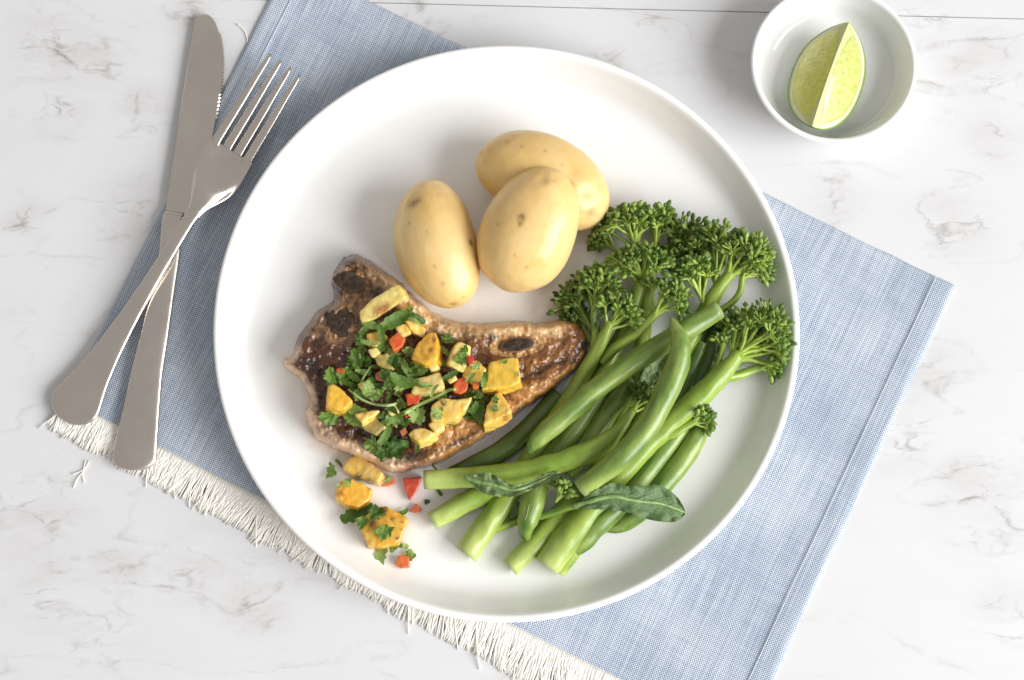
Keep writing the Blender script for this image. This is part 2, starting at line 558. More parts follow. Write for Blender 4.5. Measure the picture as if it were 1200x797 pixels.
def lime():
    zr = .0285
    a, b = P(993, 27, zr - .006), P(949, 150, zr - .008)
    mid = (a + b) / 2; mid[2] = zr
    ax = (a - b); ax[2] = 0; Lh = np.linalg.norm(ax) / 2; ax /= 2 * Lh
    side = np.array([ax[1], -ax[0], 0])          # to the right in the picture
    RR = .0236
    th = thing('lime_wedge', 'pale green cut lime wedge lying rind down in small white bowl', 'lime wedge', (mid[0], mid[1], .005))
    roll = R(4)
    half = R(47)
    def prof(x):      # radius along the axis, x in -1..1, with nipples at the ends
        x = max(-1, min(1, x))
        return RR * (max(0.0, 1 - abs(x) ** 2.35)) ** .62
    def pt(x, ang, r, lift=0.0):
        # ang measured from straight down, apex sags towards both ends
        y = math.sin(ang) * r; z = -math.cos(ang) * r
        zz = z - .0045 * x * x
        y += .0010 * (x * x - .5)
        y2 = y * math.cos(roll) - z * math.sin(roll)
        return mid + ax * (x * Lh) + side * y2 + np.array([0, 0, zz + lift])
    nx, na = 48, 16
    xs = np.sin(np.linspace(-math.pi / 2, math.pi / 2, nx))
    # rind, a thick outer shell
    v, f, c = [], [], []
    for x in xs:
        for j in range(na + 1):
            ang = -half + 2 * half * j / na
            bumpy = 1 + .012 * fbm(x * 14, ang * 9, 3, 2)
            v.append(pt(x, ang, prof(x) * bumpy + .0003)); c.append((.10, .22, .025))
    for i in range(nx - 1):
        for j in range(na):
            q = i * (na + 1) + j
            f.append((q, q + 1, q + na + 2, q + na + 1))
    n0 = len(v)
    for s in (-1, 1):          # rim of the rind seen on each cut face
        for x in xs:
            v.append(pt(x, s * half, prof(x) + .0003)); c.append((.13, .26, .03))
            v.append(pt(x, s * (half + .01), max(prof(x) - .0009, 0))); c.append((.30, .42, .08))
    for k in range(2):
        for i in range(nx - 1):
            q = n0 + k * 2 * nx + i * 2
            f.append((q, q + 1, q + 3, q + 2))
    mk('rind', v, f, M['rind'], th, col=c)
    for s in (-1, 1):
        v, f, c = [], [], []
        ns = 10
        for x in xs:
            for j in range(ns + 1):
                v.append(pt(x, s * half, (prof(x) - .0007) * j / ns if prof(x) > .0007 else 0)); c.append((.66, .64, .42) if j > 6 else (.54, .54, .24))
        for i in range(nx - 1):
            for j in range(ns):
                q = i * (ns + 1) + j
                f.append((q, q + 1, q + ns + 2, q + ns + 1))
        mk('pith', v, f, M['pith'], th, col=c)
        v, f, c = [], [], []
        ns, ne = 22, 60
        for x in np.linspace(-.85, .84, ne):
            r1 = prof(x) - .0026; r0 = .0004 + .0012 * abs(x) + (.0013 if s > 0 else 0)
            e = (x + .005) / .845
            m = (r0 + r1) / 2; h = (r1 - r0) / 2 * max(0, 1 - abs(e) ** 5) ** .5
            for j in range(ns + 1):
                t = -1 + 2 * j / ns
                edge = max(0, 1 - abs(t) ** 4) * max(0, 1 - e ** 6)
                cell = .00025 * fbm(x * 26 + (m + h * t) * 300, (m + h * t) * 900, s * 4, 2)
                v.append(pt(x, s * half, max(m + h * t, 0.0), 0) + (side * s * math.cos(half) + np.array([0, 0, math.sin(half)])) * (.0007 * edge ** .5 + cell * edge - .0001))
                g = min(1, max(0, .5 + 1.2 * fbm(x * 26 + t * 5, t * 3.5, s * 9, 3)))
                c.append(np.array((.40, .44, .05)) * (1 - g) + np.array((.66, .67, .27)) * g if s > 0 else np.array((.46, .46, .025)) * (1 - g) + np.array((.66, .63, .13)) * g)
        for i in range(ne - 1):
            for j in range(ns):
                q = i * (ns + 1) + j
                f.append((q, q + 1, q + ns + 2, q + ns + 1))
        mk('flesh', v, f, M['lime'], th, col=c)
lime()

# ================================================================== knife and fork
def knife():
    th = thing('table_knife', 'stainless steel table knife with serrated blade, lying under the fork', 'knife', tuple(P(205, 262, 0)))
    left = [(193, 252), (199, 210), (205, 172), (210, 136), (217, 90), (222, 58), (226, 34), (228, 23)]
    tip = [(232, 17.5), (239, 16), (246, 18), (252, 25)]
    right = [(257, 38), (260, 52), (261.5, 70), (260.5, 90), (257.5, 112), (253, 139)]
    low = [(249, 160), (246, 180), (241, 203), (236, 222), (229, 240), (223, 251)]
    rr = cr(right, 61)
    for i in range(1, 60, 2):
        rr[i] += (1.7, .3)
    ol = [tuple(x) for x in cr(left, 30)] + [tuple(x) for x in cr(tip, 10)] + [tuple(x) for x in rr] + [tuple(x) for x in cr(low, 20)]
    n = len(ol)
    zt = lambda x, y: .0034 + .0016 * (y / 252.0)
    top = [P(x, y, zt(x, y)) for x, y in ol]
    # flat faces with a ground edge
    cen = np.mean(top, axis=0)
    v, f = [], []
    ins = [t + (cen - t) / np.linalg.norm(cen - t) * .0006 for t in top]
    for t in ins: v.append(t)
    for t in top: v.append(t - np.array([0, 0, .0005]))
    for t in top: v.append(t - np.array([0, 0, .0013]))
    f.append(tuple(reversed(range(n))))
    for k in range(n):
        q = (k + 1) % n
        f.append((k, q, n + q, n + k)); f.append((n + k, n + q, 2 * n + q, 2 * n + k))
    f.append(tuple(range(2 * n, 3 * n)))
    bl_ = mk('blade', v, f, M['steel'], th, smooth=False)
    # handle: bolster then a flat bar that widens to a rounded end
    us = [(204, 253, 12.5), (202.5, 262, 12.8), (201, 272, 12.6), (198.5, 300, 12.8), (193, 330, 14), (187, 362, 15.4), (180, 400, 17), (172.5, 437, 18.8), (166, 480, 21.5), (160.5, 515, 24.5), (158, 535, 25.6), (157.6, 543, 23.5), (157.5, 548, 18), (157.4, 551, 9)]
    c = np.array([P(x, y, .0062 - .0018 * max(0, (y - 380) / 170)) for x, y, h in us])
    q = cr(np.hstack([c, np.array([[h * MM] for *_, h in us])]), 90)
    v, f = sweep(q[:, :3], q[:, 3], np.minimum(.0021, q[:, 3] * .6), seg=36, exp=2.6)
    mk('handle', v, f, M['steel'], th)
    bq = np.array([P(205, 249, .0052), P(204, 254, .0056), P(203, 262, .0060), P(202, 268, .0061)])
    v, f = sweep(cr(bq, 14), cr(np.array([[.0046], [.0054], [.0055], [.0052]]), 14)[:, 0], cr(np.array([[.0012], [.0021], [.0023], [.0020]]), 14)[:, 0], seg=24, exp=3)
    mk('bolster', v, f, M['steel'], th)
knife()

def fork():
    th = thing('dinner_fork', 'stainless steel fork with four tines lying across the table knife', 'fork', tuple(P(200, 285, 0)))
    a0 = np.array([76.0, 493.0]); a1 = np.array([334.0, 76.0])
    Lp = np.linalg.norm(a1 - a0); d = (a1 - a0) / Lp; nrm = np.array([-d[1], d[0]])
    zprof = np.array([[0, .0042], [60, .0046], [120, .0062], [185, .0095], [250, .0135], [290, .0148], [318, .0128], [345, .0090], [370, .0070], [400, .0066], [440, .0080], [470, .0098], [492, .0114]])
    wprof = np.array([[0, 10], [4, 18], [10, 25], [18, 29], [28, 29.5], [45, 25.5], [62, 21.5], [90, 17], [117, 14], [150, 11.2], [185, 9.4], [220, 8.4], [255, 7.7], [280, 7.9], [296, 11], [310, 18], [324, 25], [338, 28.6], [352, 29.4], [372, 28.8]])
    def zz(u): return np.interp(u, zprof[:, 0], zprof[:, 1])
    def sz(u):
        return (zz(u - 9) + zz(u) * 2 + zz(u + 9)) / 4
    def at(u, n): 
        q = a0 + d * u + nrm * n
        return P(q[0], q[1], sz(u))
    cw = cr(wprof, 130)
    c = np.array([at(u, 0) for u, w in cw])
    hw = cw[:, 1] * MM
    # handle and head in two pieces
    ku = int(np.searchsorted(cw[:, 0], 296)); kh = int(np.searchsorted(cw[:, 0], 284))
    ru = np.minimum(.0016, hw * .55)
    fade = np.interp(cw[:, 0], [286, 306], [1.0, .35])
    kk = int(np.searchsorted(cw[:, 0], 306))
    v, f = sweep(c[:kk + 1], np.where(cw[:, 0] > 286, np.minimum(hw, 9 * MM), hw)[:kk + 1] * fade[:kk + 1], ru[:kk + 1] * fade[:kk + 1], seg=36, exp=2.5)
    mk('handle', v, f, M['steel'], th)
    # head as a dished sheet
    v, f = [], []
    hs = cw[kh:]
    nn = 24
    for u, w in hs:
        for side in (1, -1):
            for j in range(nn + 1):
                t = -1 + 2 * j / nn
                p = at(u, w * t)
                dish = .0022 * max(0, (u - 330) / 42) * (t * t - .35) - .0034 * math.exp(-((u - 322) / 18) ** 2) * (t * t - .5)
                e = (.0010 + .00056 * max(0, 1 - (u - 284) / 44)) * (1 - abs(t) ** (2.5 + 3.5 * min(1, max(0, (u - 284) / 44))))
                p[2] += dish + side * e
                v.append(p)
    row = 2 * (nn + 1)
    for i in range(len(hs) - 1):
        for j in range(nn):
            q = i * row + j
            f.append((q, q + 1, q + row + 1, q + row))
            q2 = q + nn + 1
            f.append((q2, q2 + row, q2 + row + 1, q2 + 1))
        f.append((i * row + nn, i * row + row - 1, i * row + row + row - 1, i * row + row + nn))
        f.append((i * row, (i + 1) * row, (i + 1) * row + nn + 1, i * row + nn + 1))
    q = (len(hs) - 1) * row
    for j in range(nn):
        f.append((q + j, q + j + 1, q + nn + 2 + j, q + nn + 1 + j))
    mk('head', v, f, M['steel'], th)
    for k in range(4):
        cn = -21.8 + 14.55 * k
        tn = -20.8 + 13.9 * k
        L = (492, 492, 491, 489)[k]
        us = np.linspace(366, L, 26)
        t = (us - 366) / (L - 366)
        cc = np.array([at(u, cn * (1 - q) + tn * q) for u, q in zip(us, t)])
        x = (cn / 29.0); cc[:, 2] += .0022 * (x * x - .35) * (1 - t * .8)
        w = np.interp(t, [0, .05, .5, .92, 1], [7.2, 6.0, 4.9, 3.0, 1.8]) * MM
        v, f = sweep(cc, w, np.interp(t, [0, .8, 1], [.00098, .0008, .0004]), seg=14, exp=3)
        mk('tine', v, f, M['steel'], th)
fork()

# ================================================================== potatoes
def potato(label, cx, cy, a, b, ang, zc, hz, tilt=0.0, bend=0.0, egg=0.0, eyes=(), seed=0, warm=0.0):
    """cx, cy, a, b in photograph pixels; ang: long axis from the x axis, counterclockwise in the picture."""
    C0 = P(cx, cy, zc)
    ca, sa = math.cos(R(ang)), math.sin(R(ang))
    e1 = np.array([ca * math.cos(tilt), sa * math.cos(tilt), math.sin(tilt)]); e2 = np.array([-sa, ca, 0]); e3 = np.cross(e1, e2)
    A, B = a * MM * .985, b * MM * .99
    bm = bmesh.new()
    bmesh.ops.create_icosphere(bm, subdivisions=6, radius=1.0)
    f = [[x.index for x in q.verts] for q in bm.faces]
    n = np.array([x.co[:] for x in bm.verts]); bm.free()
    v = np.zeros_like(n); col = np.zeros_like(n)
    for i, (x, y, z) in enumerate(n):
        sx = math.copysign(abs(x) ** .93, x)
        w = 1 + egg * x
        lump = 1 + .045 * fbm(x * 1.3 + seed, y * 1.3, z * 1.3, 3)
        px_, py_, pz_ = sx * A * lump, y * B * w * lump + bend * B * (x * x - .4), z * hz * w * lump
        p = C0 + e1 * px_ + e2 * py_ + e3 * pz_
        k = .5 + .9 * fbm(x * 1.6 + seed * 3, y * 1.6, z * 1.6, 4)
        c = np.array((.75, .475, .155)) * (1 - k) + np.array((.83, .62, .30)) * k
        c = c * (1 - warm) + np.array((.68, .40, .09)) * warm if warm else c
        sp = fbm(x * 22 + seed, y * 22, z * 22, 2)
        if sp > .52:
            c = c * (.75)
        v[i] = p; col[i] = c
    # eyes: small brown dents where the photograph shows them
    for ex, ey, er, dk in eyes:
        q = P(ex, ey, C0[2])
        # follow the pixel's ray to the skin
        ray = q - CAMP; ray /= np.linalg.norm(ray)
        rel = v - CAMP
        along = rel @ ray
        off = np.linalg.norm(rel - along[:, None] * ray, axis=1)
        near = np.where(off < .0016)[0]
        k0 = near[np.argmin(along[near])] if len(near) else int(np.argmin(off))
        dd = np.linalg.norm((v - v[k0]) * [1, 1, 1], axis=1)
        g = np.exp(-(dd / (er * MM)) ** 2)
        jit = np.array([.7 + .6 * mn.noise(Vector(p * 2500)) for p in v[dd < er * MM * 3]])
        gg = g.copy(); gg[dd < er * MM * 3] *= jit
        v -= (n @ np.array([e1, e2, e3])) * (g * er * MM * .22)[:, None]
        gg = np.clip(gg, 0, 1)[:, None] * dk
        col = col * (1 - gg) + np.array((.13, .06, .015)) * gg
    dz = max(0.0, ZF + .0002 - v[:, 2].min())
    v[:, 2] = np.maximum(v[:, 2], ZF + .0002)
    o = mk('potato', v, f, M['potato'], col=col)
    tag(o, label, 'potato', 'boiled potatoes on the plate')
potato('boiled yellow potato lying apart, left of the overlapping pair', 513, 286, 79, 48, -76, ZF + .0172, .0175, bend=.13, egg=.03,
       eyes=((480, 236, 6, .9), (486, 233, 4, .7), (556, 283, 4, 1), (519, 336, 2, .9), (531, 361, 5, .7), (506, 315, 2, .5), (476, 260, 2, .5), (545, 352, 2, .5), (500, 268, 2, .4), (515, 225, 2, .4)), seed=1)
potato('long boiled yellow potato behind, partly covered by another potato, nearest the plate top', 637, 212, 84, 52, -27, ZF + .0168, .0170, bend=-.12, egg=-.02,
       eyes=((670, 213, 4, 1), (697, 253, 8, .55), (640, 173, 2, .6), (700, 190, 2, .5), (611, 168, 2, .5), (692, 226, 10, .22), (675, 200, 9, .2), (593, 163, 3, .4), (561, 178, 3, .5), (660, 190, 2, .4)), seed=5, warm=.18)
potato('boiled yellow potato on top, leaning over the potato behind it', 620, 269, 77, 55, 66, ZF + .0262, .0195, tilt=.16, bend=.02, egg=-.07,
       eyes=((606, 253, 5, 1), (608, 259, 3, .9), (580, 262, 2, .6), (637, 206, 6, .35), (650, 208, 2, .4), (619, 316, 2, .6), (600, 300, 2, .4), (650, 260, 2, .4), (640, 290, 2, .3)), seed=9)

# ================================================================== pork chop
HM = np.full((797, 1200), ZF)        # height of the topmost food surface, kept while the plate is dressed
def poly_dist(xs, ys, poly):
    """Inside mask, distance and nearest point to a closed polygon, vectorised."""
    d = np.full(xs.shape, 1e9); nx = np.zeros_like(xs); ny = np.zeros_like(xs); ins = np.zeros(xs.shape, bool)
    n = len(poly)
    for i in range(n):
        ax_, ay = poly[i]; bx, by = poly[(i + 1) % n]
        t = np.clip(((xs - ax_) * (bx - ax_) + (ys - ay) * (by - ay)) / ((bx - ax_) ** 2 + (by - ay) ** 2 + 1e-9), 0, 1)
        qx, qy = ax_ + t * (bx - ax_), ay + t * (by - ay)
        dd = np.hypot(xs - qx, ys - qy)
        m = dd < d
        d = np.where(m, dd, d); nx = np.where(m, qx, nx); ny = np.where(m, qy, ny)
        c = ((ay > ys) != (by > ys)) & (xs < (bx - ax_) * (ys - ay) / (by - ay + 1e-12) + ax_)
        ins ^= c
    return ins, d, nx, ny

CHOP = [(404, 301), (416, 299), (430, 304), (441, 311), (452, 320), (466, 328), (480, 341), (494, 356), (510, 367), (528, 375), (552, 379), (580, 378), (605, 376), (628, 378), (648, 377), (662, 373), (674, 375), (684, 384), (689, 400),
        (688, 414), (680, 428), (664, 444), (645, 459), (622, 474), (600, 490), (578, 506), (556, 520), (532, 534), (506, 546), (480, 552), (460, 553), (444, 548), (425, 538), (402, 530), (384, 522), (370, 512), (362, 498), (359, 484),
        (364, 470), (360, 455), (348, 441), (334, 431), (333, 421), (343, 415), (348, 400), (357, 383), (372, 366), (388, 354), (391, 344), (388, 330), (394, 313)]
def sm(a, b, x):
    t = min(1.0, max(0.0, (x - a) / (b - a)))
    return t * t * (3 - 2 * t)
def chop():
    th = thing('pork_chop', 'grilled bone-in pork chop with browned crust, topped with pineapple salsa', 'pork chop', tuple(P(500, 440, ZF)))
    cl = np.vstack([CHOP, CHOP[:1]])
    pol = cr(cl, 320)[:-1]
    # a slightly ragged edge
    pol = np.array([p + 2.6 * np.array([mn.noise(Vector((p[0] * .09, p[1] * .09, 3))), mn.noise(Vector((p[0] * .09, p[1] * .09, 8)))]) for p in pol])
    st = 1.25
    gx = np.arange(326, 696, st); gy = np.arange(292, 560, st)
    X, Y = np.meshgrid(gx, gy)
    ins, D, NX, NY = poly_dist(X, Y, pol)
    use = ins | (D < st * .75)
    idx = -np.ones(X.shape, int); V = []; C = []; FAT = []
    bones = [((411, 331), 23, 15, 20), ((400, 377), 20, 23, 10), ((607, 404), 26, 10.5, -8)]
    def blob(x, y, cx, cy, rx, ry, a):
        ca, sa = math.cos(R(a)), math.sin(R(a)); u = (x - cx) * ca + (y - cy) * sa; w = -(x - cx) * sa + (y - cy) * ca
        return (u / rx) ** 2 + (w / ry) ** 2
    DK, MH, GB, TN, FT, PK = (np.array(c) for c in ((.010, .004, .003), (.062, .016, .0055), (.33, .115, .022), (.60, .33, .115), (.80, .58, .34), (.78, .54, .38)))
    darks = [(545, 388, 20, 8, 10), (577, 396, 14, 9, 30), (520, 380, 14, 7, 30), (405, 306, 16, 7, 0), (398, 338, 10, 12, 0), (443, 341, 9, 7, -30), (375, 402, 8, 8, 0), (362, 430, 16, 10, 20),
             (372, 470, 9, 30, 0), (385, 505, 26, 14, 35), (440, 510, 40, 12, 10), (480, 535, 40, 9, -10), (545, 515, 38, 6, -25), (630, 436, 62, 6, -24), (575, 470, 40, 10, -25), (680, 405, 7, 16, 10)]
    for j in range(X.shape[0]):
        for i in range(X.shape[1]):
            if not use[j, i]:
                continue
            x, y, d = X[j, i], Y[j, i], D[j, i]
            if d < st * .75 or not ins[j, i]:
                x, y, d = NX[j, i], NY[j, i], 0.0
            n1 = fbm(x * .035, y * .035, 0, 4); n2 = fbm(x * .11, y * .11, 4, 3); n3 = fbm(x * .3, y * .3, 9, 2)
            # height: thick at the left lobe, thinner towards the rib end
            H = .0175 - .0032 * min(1, max(0, (x - 520) / 160)) + .0026 * n1 + .0022 * n2 + .0008 * n3
            RE = 10.0
            e = min(1, d / RE)
            z = ZF + .0003 + H * (1 - (1 - e) ** 2.4) ** .62
            # seam groove between the eye and the fat tail
            g = blob(x, y, 622, 440, 75, 5, -25)
            z -= .0012 * math.exp(-g)
            fx, fy = x + 9 * n2, y + 9 * n1
            # fat along the upper and left edges, golden tail below the seam, mahogany crust elsewhere
            k = min(1, max(0, .5 + 1.2 * n2 + .6 * n1))
            k2 = min(1, max(0, .5 + 1.5 * fbm(x * .07, y * .07, 14, 3)))
            up_ = (1 - sm(13, 25, d + 16 * n1 + 8 * n2)) * sm(425, 470, x) * (1 - sm(655, 672, x)) * (1 - sm(388, 402, y + 6 * n2))
            lf = (1 - sm(3, 12, d - 8 * sm(450, 500, y) + 13 * n1 + 9 * n2)) * (1 - sm(455, 500, x)) * sm(395, 415, y)
            tl = (1 - sm(396, 414, y + 10 * n2 - .25 * (x - 400))) * (1 - sm(436, 462, x + 8 * n1))
            ta = sm(-5, 7, y - (476 - (x - 560) * .42) + 8 * n2) * sm(470, 530, x)
            rg = sm(520, 590, x + 16 * n1)
            crust = DK * max(0, .45 - k) * 1.2 + MH * (1 - k2 * .45) + GB * (k * k2 * .45)
            right = (MH * 1.35 * (1 - k) + GB * 1.05 * k) * .8 + TN * .2 * k2
            c = crust * (1 - rg) + right * rg
            c = c * (1 - ta) + (GB * (1 - k) + TN * k) * ta
            c = c * (1 - tl) + (np.array((.045, .020, .010)) * (1 - k) + np.array((.42, .22, .095)) * k) * tl
            c = c * (1 - up_) + (FT * k + TN * (1 - k)) * up_
            c = c * (1 - lf) + (PK * (.35 + .65 * k) + TN * (.65 - .65 * k)) * lf
            lowside = (1 - sm(2, 7, d)) * (1 - up_) * (1 - lf)
            c = c * (1 - .5 * lowside) + (GB * .45) * .5 * lowside
            fat = max(up_, lf) > .5
            dk = 0
            for cx, cy, rx, ry, a in darks:
                b = blob(fx, fy, cx, cy, rx, ry, a)
                dk = max(dk, max(0, 1.15 - b) * (.75 + 1.1 * n3))
            dk = min(1, max(0, dk)) * (.55 if fat else .9)
            c = c * (1 - dk) + DK * 1.4 * dk
            if n3 + .8 * n2 > .33:
                c = c * (.75 if fat else .38)
            # bones leave a shallow hollow with a pale ring
            for (cx, cy), rx, ry, a in bones:
                b = blob(x + 2 * n2, y + 2 * n3, cx, cy, rx, ry, a)
                if b < 1.7:
                    if b > .85 and cx > 500:
                        c = TN * .8 + FT * .2 * k
                    z -= .0010 * max(0, 1 - abs(b - 1.0) * 1.6)
            idx[j, i] = len(V)
            V.append(P(x, y, z)); C.append(c); FAT.append(fat)
            yy, xx = int(y), int(x)
            HM[max(0, yy - 1):yy + 2, max(0, xx - 1):xx + 2] = np.maximum(HM[max(0, yy - 1):yy + 2, max(0, xx - 1):xx + 2], z)
    Fm, Ff = [], []
    for j in range(X.shape[0] - 1):
        for i in range(X.shape[1] - 1):
            q = [idx[j, i], idx[j + 1, i], idx[j + 1, i + 1], idx[j, i + 1]]
            q = [a for a in q if a >= 0]
            if len(q) < 3:
                continue
            (Ff if sum(FAT[a] for a in q) * 2 > len(q) else Fm).append(tuple(q))
    for nm, F, mt in (('meat', Fm, 'meat'), ('fat_rim', Ff, 'fat')):
        used = sorted({a for q in F for a in q}); mp = {a: k for k, a in enumerate(used)}
        mk(nm, [V[a] for a in used], [tuple(mp[a] for a in q) for q in F], M[mt], th, col=[C[a] for a in used])
    for (cx, cy), rx, ry, a in bones:
        v, f, c = [], [], []
        nr, na = 9, 36
        z0 = max(HM[int(cy), int(cx)], ZF + .012)
        for r in range(nr + 1):
            for k in range(na):
                th_ = 2 * math.pi * k / na
                q = r / nr
                wob = 1 + .22 * fbm(math.cos(th_) * 1.8 + cx, math.sin(th_) * 1.8, 1, 3)
                u, w = rx * .88 * q * wob * math.cos(th_), ry * .88 * q * wob * math.sin(th_)
                x = cx + u * math.cos(R(a)) - w * math.sin(R(a)); y = cy + u * math.sin(R(a)) + w * math.cos(R(a))
                zz = z0 + .0013 - .0020 * q ** 4 + .0016 * fbm(x * .12, y * .12, 2, 4) - (.0004 * math.exp(-((q - .1) / .5) ** 2)) - .0025 * (r == nr)
                v.append(P(x, y, zz))
                g = .5 + fbm(x * .25, y * .25, 5, 3)
                cc = np.array((.014, .009, .006)) * (1 - g) + np.array((.075, .047, .030)) * g
                ed = min(1, max(0, (q - .55) / .4 + 1.2 * fbm(x * .2, y * .2, 21, 2)))
                cc = cc * (1 - ed * .4) + np.array((.20, .105, .050)) * ed * .4
                if q > .8 and cx > 500:
                    cc = np.array((.40, .25, .14)) * (.7 + .4 * g)
                c.append(cc)
        for r in range(nr):
            for k in range(na):
                p = r * na + k; s = r * na + (k + 1) % na
                f.append((p, s, s + na, p + na))
        mk('bone', v, f, M['bone'], th, col=c)
chop()

# thin meat juice on the glaze beside the chop
def juice():
    m = NT('meat_juice')
    n = m.noise(90, 4, .6, m.geo())
    m.set(Base_Color=(.62, .40, .17), Roughness=.06)
    a = m.n('ShaderNodeAttribute', attribute_name='Col')
    m.l(m.math('MULTIPLY', a.outputs['Fac'], m.math('ADD', m.math('MULTIPLY', n, .4), .1)), m.b.inputs['Alpha'])
    for lab, pol in (('thin tan meat juice pooled along the left and lower edge of the chop', [(345, 440), (352, 470), (349, 500), (358, 525), (385, 540), (420, 552), (450, 562), (480, 562), (470, 545), (430, 530), (390, 515), (372, 490), (372, 450)]),
                     ('thin yellow juice seeping from the charred pineapple chunk on the plate', [(418, 600), (440, 590), (470, 600), (484, 615), (474, 642), (444, 650), (422, 640), (412, 622)])):
        pl_ = cr(pol + pol[:1], 80)[:-1]
        c = pl_.mean(axis=0)
        v, f, col = [], [], []
        for r in range(7):
            q = 1 - r / 6
            for x, y in pl_:
                k = q * (1 + .05 * mn.noise(Vector((x * .1, y * .1, 5))))
                xx, yy = c + (np.array([x, y]) - c) * k
                v.append(P(xx, yy, ZF + .00012 + .00022 * min(1, (1 - q) * 3))); col.append((min(1, (1 - q) * 2.2),) * 3)
        n_ = len(pl_)
        for r in range(6):
            for k in range(n_):
                f.append((r * n_ + k, (r + 1) * n_ + k, (r + 1) * n_ + (k + 1) % n_, r * n_ + (k + 1) % n_))
        o = mk('juice', v, f, m.m, col=col)
        tag(o, lab, 'juice')
juice()

# ================================================================== green beans and broccolini
LBASE = ZF
def shade(c, k):
    return np.clip(np.asarray(c) * k, 0, 1)
def bean(label, pts, rad, dark=0.0, cut0=False, cut1=False, seam=False, seed=0):
    q = cr(np.array([[*P(x, y, LBASE + z), r * MM] for (x, y, z), r in zip(pts, rad)]), 56)
    t = np.linspace(0, 1, 56)
    lump = .96 * np.array([1 + .09 * mn.noise(Vector((k * 13 + seed, seed * 2.3, 0))) for k in t])
    r = np.maximum(q[:, 3], .0003) * lump
    v, f = sweep(q[:, :3], r, r * .96, seg=20, rough=.05, seed=seed)
    col = []
    for i in range(56):
        for j in range(20):
            a = 2 * math.pi * j / 20
            n = min(1.15, max(-.1, .5 + 1.5 * fbm(t[i] * 4 + seed, math.cos(a) * .9, math.sin(a) * .9, 4)))
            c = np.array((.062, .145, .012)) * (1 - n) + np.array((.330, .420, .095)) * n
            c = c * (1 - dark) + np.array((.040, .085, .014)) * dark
            if (cut0 and i == 0) or (cut1 and i == 55):
                c = np.array((.38, .50, .20))
            col.append(c)
    o = mk('green_bean', v, f, M['veg'], col=col)
    tag(o, label, 'green bean', 'green beans on the plate')
    if seam:
        for s in (-.22, .16):
            m = np.array([q[i, :3] + np.array([r[i] * s, 0, r[i] * .93 * math.sqrt(1 - s * s)]) for i in range(4, 50)])
            vv, ff = sweep(m, .00028, seg=6)
            mk('seam', vv, ff, M['veg'], o, col=np.tile((.22, .31, .08), (len(vv), 1)))
    return o

bean('long glossy green bean slanting across the pile, its cut end towards the florets', [(619, 532, .017), (628, 517, .017), (655, 493, .018), (692, 461, .019), (740, 426, .020), (790, 395, .021), (843, 363, .021)], [2.5, 10, 12.5, 13, 13, 12.5, 11.5], cut1=True, seed=1)
bean('curved green bean on top of the pile with its pointed tip up', [(680, 573, .022), (722, 541, .027), (755, 505, .028), (778, 465, .029), (795, 425, .031), (797, 398, .032), (791, 382, .031), (787, 372, .030)], [12, 13.5, 14, 14.5, 14, 11, 6, 1.8], cut0=True, seed=2)
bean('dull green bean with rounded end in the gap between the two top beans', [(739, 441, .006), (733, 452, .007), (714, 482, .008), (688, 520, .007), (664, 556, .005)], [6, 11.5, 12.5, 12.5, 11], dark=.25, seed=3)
bean('green bean showing its seam, its curled tip hanging below the horizontal stalk', [(708, 455, .008), (672, 505, .009), (645, 541, .008), (629, 575, .010), (620, 604, .012), (616, 622, .010), (620, 634, .007), (626, 640, .006)], [9, 12, 13, 14.5, 13.5, 9, 3, 1.2], seam=True, seed=4)
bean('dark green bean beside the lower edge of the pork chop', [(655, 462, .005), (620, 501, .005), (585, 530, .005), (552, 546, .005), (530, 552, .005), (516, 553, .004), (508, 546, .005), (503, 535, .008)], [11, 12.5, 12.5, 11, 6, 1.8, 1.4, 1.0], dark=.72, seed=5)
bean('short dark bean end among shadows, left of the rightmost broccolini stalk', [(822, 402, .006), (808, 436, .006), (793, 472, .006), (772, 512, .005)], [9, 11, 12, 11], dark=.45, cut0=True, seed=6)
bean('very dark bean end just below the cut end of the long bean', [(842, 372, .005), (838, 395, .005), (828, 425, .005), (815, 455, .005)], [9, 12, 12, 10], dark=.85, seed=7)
bean('outermost green bean on the bare plate side, passing under the large leaf', [(824, 496, .005), (806, 530, .006), (776, 568, .006), (748, 600, .006), (726, 616, .005), (706, 622, .004)], [11, 13, 13.5, 13, 9, 2], seed=8)
bean('bright green bean with long thin tail at the lower end of the pile', [(800, 500, .006), (768, 540, .007), (736, 580, .008), (706, 609, .009), (684, 634, .008), (671, 648, .007), (663, 660, .006), (658, 672, .005)], [10, 12, 13, 13.5, 12, 7, 2.4, 1.0], seed=9)

